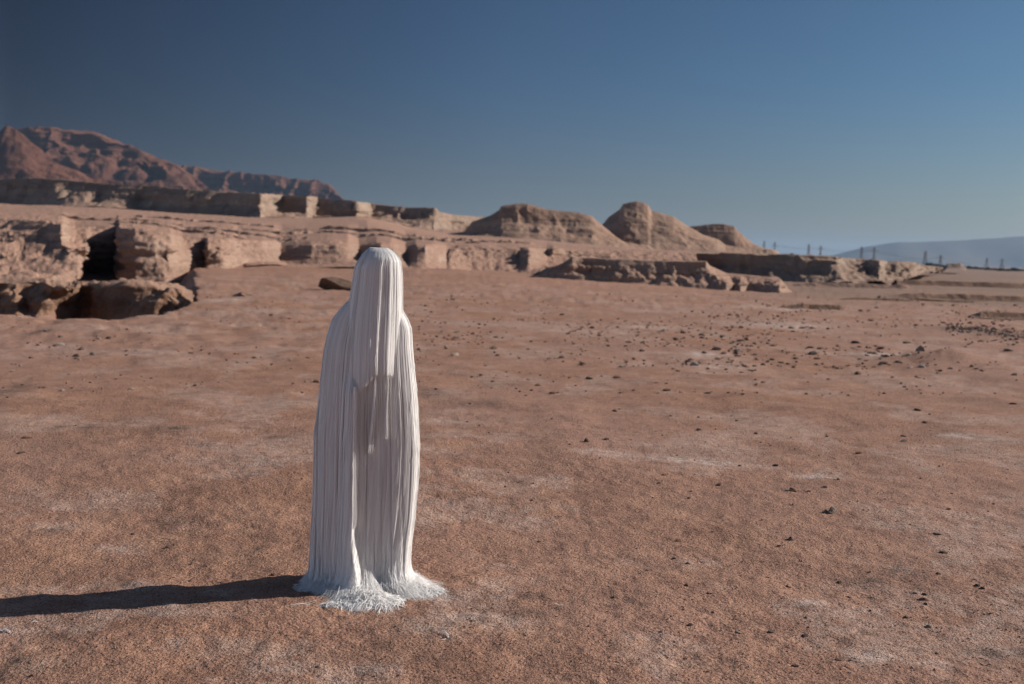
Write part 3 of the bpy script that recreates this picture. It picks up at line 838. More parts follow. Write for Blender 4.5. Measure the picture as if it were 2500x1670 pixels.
def robe_threads(N=4800, M=46):
    rng = np.random.default_rng(21)
    th0 = rng.uniform(-math.pi, math.pi, N)
    # more threads on the visible front half
    th0 = np.where(rng.random(N) < 0.25, -np.abs(th0), th0)
    tz = np.linspace(0, 1, 36)                        # from the neck down to knee-high of the flare
    zc = 0.16
    z_top = zz(665) - rng.uniform(0, 0.02, N)
    z = z_top[:, None] + (zc - z_top[:, None]) * tz[None] ** 1.05
    kz = 1 - z / z_top[:, None]
    th, lock = clump(th0[:, None] + 0 * z, 0.35 + 0.65 * kz, 64, 0.18, rng)
    th, lock = clump(th, 0.35 + 0.65 * kz, 380, 0.45, rng)
    lock = lock[:, :1] + 0 * lock
    th = th + 0.022 * vnoise(th0[:, None] * 40, z * 3.5) + 0.006 * vnoise(th0[:, None] * 90, z * 11) + 0.02 * kz * rng.normal(0, 1, N)[:, None] * 0.5
    off = rng.uniform(-0.001, 0.002, N)[:, None] + 0.0011 * np.sin(lock * 3.7) + 0.004 * (rng.random(N) < 0.05)[:, None] * rng.random(N)[:, None]
    P = robe_pt(th, z, off)
    Wd = robe_pt(th + 0.02, z, off) - robe_pt(th - 0.02, z, off)
    # the flare and the part lying on the ground
    tf = np.linspace(0, 1, M - 36 + 1)[1:]
    endth = wrap(th[:, -1])
    reach = np.interp(endth, FA, FR)
    p0 = P[:, -1]
    r0 = np.hypot(p0[:, 0], p0[:, 1]); a0 = np.arctan2(p0[:, 1], p0[:, 0])
    L = np.clip(rng.normal(0.88, 0.15, N), 0.3, 1.15)
    sway = rng.normal(0, 0.16, N)
    seg = []
    for t in tf:
        tt = t * L
        rr = r0 + (np.interp(wrap(a0 + sway * tt), FA, FR) - r0) * tt ** 2.7
        aa = a0 + sway * tt + 0.05 * np.sin(9 * t + 40 * th0) * t
        zf = zc * (1 - np.minimum(tt * 1.18, 1)) ** 1.25 + 0.004 + rng.uniform(0, 0.010, N) * (tt > 0.6) + 0.022 * np.abs(rng.normal(0, 1, N)) * np.exp(-((tt - 0.75) / 0.2) ** 2) * 0.7
        seg.append(np.stack([rr * np.cos(aa), rr * np.sin(aa), zf], -1))
    P = np.concatenate([P, np.stack(seg, 1)], 1)
    out = P[:, 36:] * np.array([1, 1, 0]); up = np.array([0, 0, 1.0])
    Wf = np.cross(np.broadcast_to(up, out.shape), out)
    Wf = Wf * np.sign(np.sum(Wf[:, :1] * Wd[:, -1:], 2, keepdims=True) + 1e-9)
    Wf /= np.linalg.norm(Wf, axis=2, keepdims=True) + 1e-9
    Wl = Wd[:, -1:] / (np.linalg.norm(Wd[:, -1:], axis=2, keepdims=True) + 1e-9)
    bl = (np.arange(1, M - 35) / (M - 36.0))[None, :, None] ** 1.5
    Wd = np.concatenate([Wd, Wl * (1 - bl) + Wf * bl], 1)
    width = np.full(P.shape[:2], 0.0025) * rng.uniform(0.6, 1.3, N)[:, None]
    width[:, 38:] *= 0.6; width[:, -3:] *= 0.6; width[:, -1] *= 0.2
    ribbon_object('robe', P, Wd, width, rng.normal(0, 0.15, N), 0.45 * rng.random(N) + 0.55 * (np.sin(lock[:, 0] * 91.7 + 1) * 437.585 % 1.0), label='long white thread robe falling from the shoulders to the ground')


robe_threads()


def fringe(N=420, M=16):
    """short broken threads standing a little off the robe"""
    rng = np.random.default_rng(23)
    th0 = rng.uniform(-math.pi, math.pi, N)
    th0 = np.where(rng.random(N) < 0.35, rng.choice([-0.15, -math.pi + 0.15, 0.1], N) + rng.normal(0, 0.22, N), th0)
    z1 = rng.uniform(0.35, 1.25, N); ln = rng.uniform(0.08, 0.34, N); t = np.linspace(0, 1, M)
    z = np.maximum(z1[:, None] - ln[:, None] * t[None], 0.06)
    th = th0[:, None] + rng.normal(0, 0.03, N)[:, None] * t[None] ** 2 + 0.008 * np.sin(7 * t[None] + th0[:, None] * 30)
    off = 0.0025 + rng.uniform(0.0, 0.008, N)[:, None] * t[None] ** 2
    P = robe_pt(th, z, off)
    Wd = robe_pt(th + 0.02, z, off) - robe_pt(th - 0.02, z, off)
    width = np.full((N, M), 0.0020) * rng.uniform(0.6, 1.2, N)[:, None]; width[:, -3:] *= 0.5; width[:, -1] *= 0.2
    ribbon_object('robe_fringe', P, Wd, width, rng.normal(0, 0.5, N), rng.random(N))


fringe()


def veil_threads(N=3400, M=34):
    rng = np.random.default_rng(22)
    th0 = rng.uniform(-math.pi, math.pi, N)
    th0 = np.where(rng.random(N) < 0.3, -np.abs(th0), th0)
    z_top = zz(603.2) - rng.uniform(0, 0.002, N)
    # hem: deepest left of centre, as on the photograph
    xe = np.cos(th0)
    hem_x = np.array([-1, -0.92, -0.45, -0.40, -0.05, 0.15, 0.2, 0.62, 0.9, 1.0])
    hem_y = np.array([862, 905, 944, 951, 930, 915, 908, 906, 914, 920])
    hem = np.interp(xe, hem_x, hem_y) + np.abs(rng.normal(0, 1, N)) * -5 + rng.normal(0, 2.0, N) + 10 * (rng.random(N) < 0.04) * rng.random(N)
    hem = np.where(th0 > 0, 900 + rng.normal(0, 8, N), hem)
    z_end = np.interp(hem, [600, 1000], [zz(600), zz(1000)])
    t = np.linspace(0, 1, M)
    z = z_top[:, None] + (z_end - z_top)[:, None] * (t[None] ** 1.9)
    kz = ss(0.0, 0.5, (z_top[:, None] - z))
    th, lock = clump(th0[:, None] + 0 * z, kz, 60, 0.18, rng)
    th, lock = clump(th, kz, 420, 0.45, rng)
    lock = lock[:, :1] + 0 * lock
    th = th + 0.024 * vnoise(th0[:, None] * 30 + 7, z * 4.0) + 0.007 * vnoise(th0[:, None] * 80, z * 12) + 0.03 * kz * rng.normal(0, 1, N)[:, None] * 0.55
    off = rng.uniform(-0.0015, 0.002, N)[:, None] + 0.0008 * np.sin(lock * 5.1)
    P = veil_pt(th, z, off)
    # the crown is a short seam, not a point
    P[:, 0, 2] -= 0.001
    Wd = veil_pt(th + 0.02, z, off) - veil_pt(th - 0.02, z, off)
    width = np.full((N, M), 0.0023) * rng.uniform(0.6, 1.3, N)[:, None]
    width[:, -2:] *= 0.6; width[:, -1] *= 0.2
    ribbon_object('head_veil', P, Wd, width, rng.normal(0, 0.14, N), 0.45 * rng.random(N) + 0.55 * (np.sin(lock[:, 0] * 91.7 + 1) * 437.585 % 1.0), label='shorter white thread veil over the head ending in a pointed hem on the chest')


veil_threads()


def hanging_lock(px_t, py_t, px_b, py_b, width, yoff, n, seed, flare=1.0):
    rng = np.random.default_rng(seed); M = 26
    t = np.linspace(0, 1, M)[None]
    zt, zb = zz(py_t), zz(py_b)
    ln = np.clip(rng.normal(1, 0.02, n), 0.9, 1.06)[:, None]
    z = zt + (zb - zt) * t * ln
    x = X_of(px_t + (px_b - px_t) * t, z) + rng.normal(0, width, n)[:, None] * (0.5 + 0.5 * t * flare) + 0.002 * np.sin(t * 6 + seed)
    y0 = -np.interp(z, *robeB)
    y = y0 - yoff + rng.normal(0, width * 0.9, n)[:, None]
    P = np.stack([x, y + 0 * x, z + 0 * x], -1)
    Wd = np.zeros_like(P); Wd[..., 0] = 1.0
    width = np.full((n, M), 0.0024); width[:, -1] *= 0.3
    v, q, att = ribbons(P, Wd, width, rng.normal(0, 0.45, n), rng.random(n))
    link(bpy.data.objects.new('hanging_lock', quad_mesh('hanging_lock', v, q, M_thread, True, {'tone': att})), person, kind='stuff')


hanging_lock(927, 905, 914, 1092, 0.0062, 0.004, 130, 31)
hanging_lock(953, 905, 951, 1054, 0.0035, -0.002, 60, 32)
hanging_lock(878, 935, 876, 1260, 0.0050, 0.030, 110, 33)
hanging_lock(852, 1040, 849, 1115, 0.0015, 0.028, 14, 34)
hanging_lock(940, 900, 935, 1200, 0.0040, -0.018, 60, 35)


def tangles():
    """loose ends heaped round the feet"""
    rng = np.random.default_rng(41)
    P, T = [], []
    M = 14
    heaps = [((900, 1476), 0.16, 0.12, 0.058, 1100, 0.9), ((1025, 1450), 0.13, 0.08, 0.035, 600, 0.8), ((960, 1462), 0.09, 0.05, 0.02, 240, 0.8),
             ((755, 1444), 0.10, 0.09, 0.030, 360, 0.8), ((830, 1488), 0.11, 0.05, 0.03, 380, 0.8), ((752, 1404), 0.03, 0.02, 0.02, 40, 0.7)]
    for (c, rx, ry, h, n, curl) in heaps:
        g = on_ground(*map(float, c)) - base
        r = np.sqrt(rng.random(n)); a = rng.uniform(0, 2 * math.pi, n)
        x0 = g[0] + rx * r * np.cos(a); y0 = g[1] + ry * r * np.sin(a)
        out = np.arctan2(y0 * 1.4, x0)                                # away from the figure
        d = out + rng.normal(0, 0.75, n)
        kap = rng.normal(0, 1, n) * curl * 16
        ln = rng.uniform(0.03, 0.13, n)
        x, y = x0 - 0.3 * ln * np.cos(d), y0 - 0.3 * ln * np.sin(d)
        lift = rng.uniform(0, 1, n)
        pts = []
        for j in range(M):
            s = j / (M - 1)
            q = ((x - g[0]) / rx) ** 2 + ((y - g[1]) / ry) ** 2
            zz_ = h * np.exp(-q * 1.3) * (0.6 + 0.4 * lift) + 0.010 * lift * np.sin(math.pi * s) + 0.002
            pts.append(np.stack([x, y, zz_], -1))
            x = x + np.cos(d) * ln / M; y = y + np.sin(d) * ln / M
            d = d + kap * ln / M * 2
        P.append(np.stack(pts, 1)); T.append(rng.random(n))
    P = np.concatenate(P); T = np.concatenate(T)
    Tt = np.gradient(P, axis=1)
    Wd = np.cross(Tt, np.array([0.25, 0, 1.0])); Wd[..., 2] += 1e-6
    width = np.full(P.shape[:2], 0.0022); width[:, -1] = 0.0005
    ribbon_object('hem_tangle', P, Wd, width, rng.normal(0, 0.5, len(P)), T, label='tangled white thread ends spread on the ground around the feet')
    # solid core of the two foot heaps
    for (c, rx, ry, h) in (((896, 1474), 0.125, 0.10, 0.046), ((1018, 1450), 0.09, 0.06, 0.024)):
        g = on_ground(*map(float, c)) - base
        th = np.linspace(0, 2 * math.pi, 28, endpoint=False); rr = np.linspace(0.05, 1, 8)
        TT, RR = np.meshgrid(th, rr)
        X = g[0] + rx * RR * np.cos(TT); Yy = g[1] + ry * RR * np.sin(TT)
        Z = h * (1 - RR ** 2) * (1 + 0.3 * vnoise(X * 40, Yy * 40)) - 0.002
        me = quad_mesh('hem_heap', np.stack([X, Yy, Z], -1).reshape(-1, 3), grid_quads(8, 28, True), M_lining)
        link(bpy.data.objects.new('hem_heap', me), person)


tangles()


def flyaways():
    rng = np.random.default_rng(51)
    L = [[(938, 815), (932, 850), (928, 872), (930, 889)], [(918, 820), (917, 840)], [(945, 690), (940, 715), (937, 735)],
         [(752, 1335), (744, 1380), (738, 1430)], [(757, 1330), (751, 1375), (748, 1410)], [(1064, 1440), (1070, 1427), (1078, 1422), (1082, 1424)], [(1056, 1447), (1062, 1434), (1063, 1425)],
         [(842, 1130), (846, 1155), (845, 1160)], [(975, 770), (972, 790)]]
    P = []
    for pts in L:
        a = np.array(pts, float); t = np.linspace(0, 1, 12); k = np.linspace(0, 1, len(a))
        p = at(np.interp(t, k, a[:, 0]), np.interp(t, k, a[:, 1]), YF) - base
        p[:, 1] = -0.185 if pts[0][1] < 1000 else (-0.10 if pts[0][0] < 800 else 0.0)
        if pts[0][0] < 800: p[:, 1] = 0.02
        P.append(p)
    P = np.array(P)
    thread_object('stray_thread', P, np.full(P.shape[:2], 0.0009), np.ones(len(P)))


flyaways()


# the body under the cape (unseen; carries the cape)
def body():
    me = bpy.data.meshes.new('body')
    pts = [(0, 0, .90), (0, 0, 1.15), (0.01, 0, 1.33), (0.02, -.01, 1.42), (0.03, -.03, 1.53), (-.13, 0, 1.30), (-.15, 0, 1.02), (-.13, -.03, .80), (.15, 0, 1.30), (.17, 0, 1.02), (.15, -.03, .80),
           (-.08, 0, .82), (-.07, -.02, .46), (-.05, -.05, .07), (.09, .0, .82), (.10, 0, .46), (.10, .0, .07), (-.05, -.13, .04), (.12, -.08, .04)]
    ed = [(0, 1), (1, 2), (2, 3), (3, 4), (2, 5), (5, 6), (6, 7), (2, 8), (8, 9), (9, 10), (0, 11), (11, 12), (12, 13), (0, 14), (14, 15), (15, 16), (13, 17), (16, 18)]
    rad = [.10, .09, .08, .045, .075, .04, .032, .025, .04, .032, .025, .07, .05, .035, .07, .05, .035, .025, .025]
    me.from_pydata(pts, ed, [])
    ob = bpy.data.objects.new('body', me); link(ob, person)
    sk = ob.modifiers.new('skin', 'SKIN')
    for v, r in zip(me.skin_vertices[0].data if me.skin_vertices else [], rad): v.radius = (r, r)
    if me.skin_vertices: me.skin_vertices[0].data[0].use_root = True
    ob.modifiers.new('sub', 'SUBSURF').levels = 1
    me.materials.append(M_lining)


body()

# loose threads fallen on the ground
def loose(pts, n, label, spread=0.0, seed=0):
    rng = np.random.default_rng(seed)
    a = np.array(pts, float); G = on_ground(a[:, 0], a[:, 1])
    t = np.linspace(0, 1, 18); k = np.linspace(0, 1, len(a))
    c = G.mean(0)
    Ps = []
    for i in range(n):
        p = np.stack([np.interp(t, k, G[:, 0]), np.interp(t, k, G[:, 1]), 0 * t], -1)
        for _ in range(2): p[1:-1] = (p[:-2] + p[1:-1] * 2 + p[2:]) / 4
        p[:, 0] += spread * rng.normal() + spread * np.sin(t * 5 + i); p[:, 1] += spread * rng.normal() * 1.5
        p[:, 2] = ground_z(p[:, 0], p[:, 1]) + 0.004 + 0.004 * np.sin(t * 7 + i)
        Ps.append(p - np.array([c[0], c[1], 0]))
    P = np.array(Ps)
    v, q, att = tubes(P, np.full(P.shape[:2], 0.0011), rng.random(n))
    me = quad_mesh('loose_thread', v, q, M_thread, True, {'tone': att})
    ob = link(bpy.data.objects.new('loose_thread', me), label=label, category='thread', group='loose white threads on the ground')
    ob.location = (c[0], c[1], 0)


loose([(0, 1541), (8, 1539), (15, 1544), (22, 1547)], 5, 'small bunch of white threads on the ground at the left edge below the long shadow', 0.006, 1)
loose([(76, 1523), (90, 1519), (98, 1518)], 1, 'short straight white thread on the ground just below the left end of the shadow', 0, 2)
loose([(708, 1493), (740, 1486), (772, 1481)], 2, 'long straight pale thread lying on the ground left of the front foot', 0.004, 3)
loose([(1070, 1556), (1085, 1555), (1098, 1563), (1088, 1566), (1080, 1572)], 1, 'curled white thread on the ground in front of the right foot of the figure', 0, 4)
loose([(1075, 1556), (1092, 1560), (1096, 1568), (1090, 1562)], 1, 'tiny looped white thread touching the curled thread in front of the figure', 0, 5)
loose([(1340, 1480), (1362, 1480), (1385, 1477)], 1, 'thin pale thread lying straight on the ground far right of the figure', 0, 6)

# ------------------------------------------------------------------ stones
M_st = [simple_material('dark brown stone', (0.13, 0.085, 0.065), 0.9, 0.35, 9, 0.02), simple_material('red brown stone', (0.30, 0.16, 0.11), 0.9, 0.3, 9, 0.02),
        simple_material('grey brown stone', (0.24, 0.18, 0.15), 0.85, 0.3, 9, 0.02), simple_material('pale stone', (0.44, 0.34, 0.28), 0.9, 0.2, 9, 0.02)]


def ico(sub):
    import bmesh
    bm = bmesh.new(); bmesh.ops.create_icosphere(bm, subdivisions=sub, radius=1.0)
    v = np.array([x.co[:] for x in bm.verts]); f = np.array([[q.index for q in x.verts] for x in bm.faces]); bm.free()
    return v, f


IV2, IF2 = ico(2); IV3, IF3 = ico(3)


def stone_verts(seed, V, squash=0.62):
    rng = np.random.default_rng(seed)
    P = V.copy()
    for _ in range(9):                                     # chip flat facets
        n = rng.normal(size=3); n /= np.linalg.norm(n); d = rng.uniform(0.55, 0.9)
        k = P @ n - d
        P = P - np.clip(k, 0, None)[:, None] * n
    P *= (1 + 0.10 * fbm(P[:, 0] * 2 + seed, P[:, 1] * 2, P[:, 2] * 2, octv=3))[:, None]
    P *= np.array([1.0, rng.uniform(.6, .9), squash * rng.uniform(.8, 1.15)])
    return P


STONES = {}
for mi in range(4):
    for vi in range(4):
        STONES[mi, vi] = quad_mesh('stone', stone_verts(100 + 10 * mi + vi, IV2, 0.55), IF2, M_st[mi], False)


def put_stone(px, py, w, mi, vi, label=None, rot=None, big=False, seed=0, sq=1.0, group='stones scattered over the ground'):
    g = on_ground(float(px), float(py))
    z = float(ground_z(g[0:1], g[1:2])[0])
    for _ in range(3):
        g = on_ground(float(px), float(py), z); z = float(ground_z(g[0:1], g[1:2])[0])
    r = w / 2 * g[1] / FPX
    me = STONES[mi, vi] if not big else quad_mesh('stone', stone_verts(seed, IV3, 0.7), IF3, M_st[mi], False)
    ob = bpy.data.objects.new('stone', me)
    ob.location = (g[0], g[1] + r * 0.4, z + r * 0.10 * sq)
    ob.scale = (r, r, r * sq)
    ob.rotation_euler = (random.uniform(-.25, .25), random.uniform(-.25, .25), random.uniform(0, 6.28) if rot is None else rot)
    link(ob, label=label, category='stone', group=group)
    return ob


NOTABLE = [
    (2032, 1254, 30, 2, 'rounded grey stone with a pale right side, the largest stone in the right foreground', 1.25),
    (1932, 1320, 19, 2, 'grey upright stone just below left of the largest stone in the right foreground', 1.2),
    (2014, 1191, 13, 3, 'small pale pointed stone above the largest stone in the right foreground', 1.1),
    (1755, 1185, 15, 0, 'dark stone alone on the open ground left of the largest foreground stone', .9),
    (2258, 1466, 22, 1, 'flat brown stone, lower of the stacked pair at the lower right', .9),
    (2258, 1453, 14, 0, 'dark round stone, upper of the stacked pair at the lower right', .9),
    (2236, 1450, 11, 3, 'pale small stone just left of the stacked pair at the lower right', .8),
    (2388, 1431, 15, 0, 'dark stone, left one of two touching near the right edge', .8),
    (2400, 1438, 15, 0, 'blackish stone, right one of two touching near the right edge', .8),
    (2290, 1306, 20, 2, 'flat olive grey stone in the right part of the foreground', .6),
    (2307, 1351, 22, 0, 'flat blackish stone below the olive grey one at the right', .5),
    (2292, 1403, 14, 0, 'dark sharp stone above the pile of stones at the lower right', .7),
    (2050, 1424, 15, 0, 'dark wedge shaped stone below the largest stone in the right foreground', 1.0),
    (2074, 1460, 14, 1, 'small reddish brick shaped stone at the lower right', .6),
    (1925, 1433, 15, 1, 'thin flat brown stone at the lower right', .45),
    (2213, 1509, 13, 2, 'small upright grey stone below the stacked pair at the lower right', 1.0),
    (2270, 1531, 14, 3, 'pale tilted stone near the lower right corner', 1.0),
    (1805, 1546, 20, 3, 'low tan stone, leftmost of three in a row at the lower right', .5),
    (1882, 1545, 19, 2, 'greyish tan stone, middle of three in a row at the lower right', .6),
    (1966, 1554, 16, 0, 'blackish stone, rightmost of three in a row at the lower right', .9),
    (2050, 1612, 22, 1, 'flat reddish stone near the bottom edge at the right', .4),
    (1944, 1628, 18, 0, 'dark slab like stone close to the bottom edge at the right', .5),
    (1673, 1609, 12, 0, 'small black stone near the bottom edge right of centre', .6),
    (1647, 1364, 11, 0, 'small dark stone halfway between the figure and the right edge', .8),
    (1432, 1079, 17, 0, 'dark pointed stone standing next to a pale salt streak', 1.2),
    (1481, 1074, 14, 0, 'low dark stone just right of the dark pointed one by the salt streak', .7),
    (1622, 1160, 14, 1, 'deep red brown stone in the middle of the open ground', .8),
    (1609, 1180, 9, 0, 'tiny dark stone just below the deep red brown stone', .8),
    (1706, 1051, 16, 0, 'dark round stone on the middle ground right of the pale streak', .9),
    (2243, 1003, 17, 0, 'dark stone, upper of two in line above the bright salt patch', .8),
    (2260, 1033, 13, 0, 'round black stone, lower of two in line above the bright salt patch', 1.0),
    (2207, 1066, 13, 0, 'dark stone just left of the bright salt patch', .8),
    (1807, 1138, 11, 0, 'small dark stone between the pale streak and the largest foreground stone', .8),
    (1498, 1460, 11, 2, 'small upright grey stone on the ground right of the figure', 1.1),
    (1316, 1324, 9, 0, 'small dark stone right of the figure at shin height', 1.0),
    (408, 1338, 11, 0, 'small dark stone on the ground above the long shadow', .7),
    (64, 1070, 24, 1, 'brown stone with a pale right side near the left edge', .7),
    (51, 1107, 20, 0, 'low dark stone under the brown one near the left edge', .5),
    (665, 1405, 13, 1, 'small brown stone beside the left hem of the robe', .9),
    (774, 1630, 12, 0, 'small flat dark stone near the bottom edge below the figure', .5),
    (1478, 1552, 9, 1, 'tiny brown stone right of the figure near the bottom', .8),
    (1147, 1533, 11, 1, 'small brown stone just below right of the figure', .6),
    (2248, 860, 24, 2, 'tall pointed tan stone standing on the low mound at the right', 1.9),
    (1983, 864, 42, 0, 'wide low dark stone, largest of the cluster on the right middle ground', .5),
    (1977, 850, 28, 0, 'dark stone at the back left of the cluster on the right middle ground', .55),
    (2004, 852, 26, 0, 'dark stone at the back right of the cluster on the right middle ground', .55),
    (2462, 858, 28, 0, 'dark stone at the right edge beyond the low mound', .7),
    (2090, 838, 22, 0, 'dark stone between the cluster and the pointed tan stone', .7),
    (2215, 838, 22, 0, 'dark flat stone behind the pointed tan stone', .5),
    (2160, 888, 30, 0, 'dark flat stone in front left of the pointed tan stone', .45),
    (1885, 845, 18, 0, 'dark stone left of the low dark cluster on the right middle ground', .7),
    (1767, 864, 22, 0, 'dark low stone in the middle of the stony field', .6),
    (1715, 819, 22, 0, 'dark squarish stone at the back of the stony field', .9),
    (1088, 826, 26, 1, 'brown wedge shaped stone right of the veiled head', .7),
    (1203, 852, 24, 0, 'dark stone in the stony field right of the figure shoulder', .9),
    (1203, 932, 12, 0, 'small dark stone right of the figure chest', .7),
    (2474, 986, 18, 1, 'reddish flat stone close to the right edge', .6),
]
for i, (px, py, w, mi, lab, sq) in enumerate(NOTABLE):
    if py > 960: w *= 1.2
    put_stone(px, py, w, mi, i % 4, lab, big=(i < 2 or 'pointed' in lab), seed=300 + i, sq=sq)

# the dark boulder behind the figure's shoulder
bv = IV3.copy()
bv = stone_verts(977, bv, 0.75); bv[:, 2] += 0.35 * bv[:, 0] * (bv[:, 2] > 0) * -0.6; bv[:, 1] -= 0.9 * bv[:, 2]
g = on_ground(826.0, 706.0)
me = quad_mesh('boulder', bv * np.array([0.95, 0.5, 0.60]), IF3, M_st[0], False)
bo = bpy.data.objects.new('boulder', me); bo.location = (g[0], g[1] + 0.4, 0.10); bo.rotation_euler = (0.1, 0.12, 0.2)
link(bo, label='large dark brown boulder on the plain just left of the veiled head', category='boulder')

# the uncounted field
rng = np.random.default_rng(77)
cand = []
while len(cand) < 2600:
    px = rng.uniform(-60, 2560); py = 705 + 260 * rng.random() ** 1.3 if rng.random() < 0.86 else rng.uniform(960, 1665)
    dens = 0.25 + 0.75 * (px > 950) * (730 < py < 900)
    if 960 < py: dens = 0.15 + 0.5 * (px > 1600)
    if px < 480 and py < 790: continue
    if py < 960: dens *= np.clip(0.5 + 1.4 * float(fbm(np.array(px / 160.0), np.array(py / 22.0), octv=2)), 0.05, 1)
    if rng.random() > dens: continue
    if 700 < px < 1100 and py > 1380: continue
    w = np.clip(rng.lognormal(1.85, 0.55), 3.0, 24) * (0.55 + 0.6 * float(ss(740, 860, py))) * (1.0 if py < 960 else 0.75)
    cand.append((w, px, py))
cand.sort(reverse=True)
n_ind = 300 - len(NOTABLE) - 5
HUE = ['dark brown', 'red brown', 'grey brown', 'pale tan']


def region(px, py):
    if py < 790: band = 'far back'
    elif py < 850: band = 'on the rear plain'
    elif py < 960: band = 'on the middle ground'
    elif py < 1250: band = 'on the open ground'
    else: band = 'in the foreground'
    for lim, col in ((350, 'at the left edge'), (740, 'left of the figure'), (1050, 'beside the figure'), (1350, 'right of the figure'), (1650, 'below the two hills'),
                     (1950, 'below the third hill'), (2250, 'below the pylons')):
        if px < lim: return band + ' ' + col
    return band + ' by the right edge'


drafts = {}
for i, (w, px, py) in enumerate(cand[:n_ind]):
    mi = int(rng.choice([0, 0, 0, 0, 1, 1, 2, 3])); sq = rng.uniform(.6, 1.15)
    size = 'large' if w > 13 else ('small' if w > 8.5 else 'tiny')
    form = 'flat' if sq < 0.78 else ('tall' if sq > 1.0 else 'squat')
    ob = put_stone(px, py, w, mi, i % 4, 'x', sq=sq)
    drafts.setdefault((size, form, HUE[mi], region(px, py)), []).append((px, ob))
ORD = {2: ['left one', 'right one'], 3: ['leftmost', 'middle one', 'rightmost'], 4: ['leftmost', 'second from left', 'third from left', 'rightmost']}
for (size, form, hue, reg), L in drafts.items():
    L.sort(key=lambda q: q[0])
    for j, (px, ob) in enumerate(L):
        lab = '%s %s %s stone %s' % (size, form, hue, reg)
        if len(L) in ORD: lab += ', ' + ORD[len(L)][j]
        elif len(L) > 4: lab += ', leftmost' if j == 0 else ', ' + 'second third fourth fifth sixth seventh eighth ninth tenth eleventh twelfth thirteenth fourteenth fifteenth'.split()[min(j - 1, 13)] + ' from left'
        ob['label'] = lab
rest = cand[n_ind:] + [(rng.uniform(4, 12), px_, 812 + (px_ - 2410) * 0.12 + rng.normal(0, 7)) for px_ in rng.uniform(2310, 2560, 260)]
G = on_ground(np.array([c[1] for c in rest]), np.array([c[2] for c in rest]))
Zs = ground_z(G[:, 0], G[:, 1])
IV1, IF1 = ico(1)
# fine grit near the camera joins the same uncounted mass
gx = rng.uniform(60, 2500, 2600); gy = 1000 + 670 * rng.random(2600)
G2 = on_ground(gx, gy); Z2 = ground_z(G2[:, 0], G2[:, 1])
keep = ~((gx > 690) & (gx < 1100) & (gy > 1350) & (gy < 1530))
G2, Z2 = G2[keep], Z2[keep]
vs, fs, base_i = [], [], 0
sv = [stone_verts(500 + i, IV1, 0.6) for i in range(8)]
for i, (c, z) in enumerate(list(zip(G, Zs)) + list(zip(G2, Z2))):
    r = rest[i][0] / 2 * c[1] / FPX if i < len(rest) else rng.uniform(0.003, 0.0065)
    a = rng.uniform(0, 6.28); ca, sa = math.cos(a), math.sin(a)
    p = sv[i % 8] * r
    p = np.stack([p[:, 0] * ca - p[:, 1] * sa, p[:, 0] * sa + p[:, 1] * ca, p[:, 2]], -1) + np.array([c[0], c[1], z + r * 0.25])
    vs.append(p); fs.append(IF1 + base_i); base_i += len(p)
me = quad_mesh('pebbles', np.concatenate(vs), np.concatenate(fs), M_st[0], False)
me.materials.append(M_st[1]); me.materials.append(M_st[2])
mi_arr = np.repeat(rng.integers(0, 3, len(vs)), len(IF1)).astype(np.int32)
me.polygons.foreach_set('material_index', mi_arr)
link(bpy.data.objects.new('pebbles', me), kind='stuff', label='small pebbles and grit scattered over the desert ground', category='pebbles')

# ------------------------------------------------------------------ pylons, wires and shrubs on the right horizon
M_steel = simple_material('weathered pylon steel', (0.16, 0.13, 0.12), 0.7, 0.1, 0.2)
M_leaf = simple_material('dark desert shrub leaves', (0.05, 0.055, 0.035), 0.9, 0.4, 0.6)


def bars(segs, w):
    V, F = [], []
    for (a, b) in segs:
        a = np.array(a, float); b = np.array(b, float); d = b - a; d /= np.linalg.norm(d)
        r = np.array([0, 0, 1.0]) if abs(d[2]) < 0.9 else np.array([1.0, 0, 0])
        u = np.cross(d, r); u /= np.linalg.norm(u); v = np.cross(d, u); o = len(V)
        for p in (a, b):
            for (s, t) in ((-1, -1), (1, -1), (1, 1), (-1, 1)): V.append(p + (u * s + v * t) * w / 2)
        F += [(o + i, o + (i + 1) % 4, o + 4 + (i + 1) % 4, o + 4 + i) for i in range(4)] + [(o + 3, o + 2, o + 1, o), (o + 4, o + 5, o + 6, o + 7)]
    return np.array(V), np.array(F)


def pylon_mesh(H, arms, wide, w):
    segs = []
    c = [(-1, -1), (1, -1), (1, 1), (-1, 1)]
    lv = np.linspace(0, 1, 8); hw = lambda t: 0.13 * H * (1 - t) ** 1.5 + 0.022 * H
    for k in range(7):
        a, b = lv[k], lv[k + 1]
        for i, (x, y) in enumerate(c):
            x2, y2 = c[(i + 1) % 4]
            segs.append(((x * hw(a), y * hw(a), a * H), (x * hw(b), y * hw(b), b * H)))
            segs.append(((x * hw(a), y * hw(a), a * H), (x2 * hw(b), y2 * hw(b), b * H)))
            segs.append(((x * hw(b), y * hw(b), b * H), (x2 * hw(b), y2 * hw(b), b * H)))
    for t, half in arms:
        for s in (-1, 1):
            segs.append(((0, 0.02 * H, t * H), (s * half * wide, 0, t * H)))
            segs.append(((0, -0.02 * H, t * H), (s * half * wide, 0, t * H)))
            segs.append(((0, 0, (t + 0.06) * H), (s * half * wide, 0, t * H)))
            segs.append(((s * half * wide, 0, t * H), (s * half * wide, 0, (t - 0.05) * H)))
    v, f = bars(segs, w)
    return quad_mesh('pylon', v, f, M_steel, False)


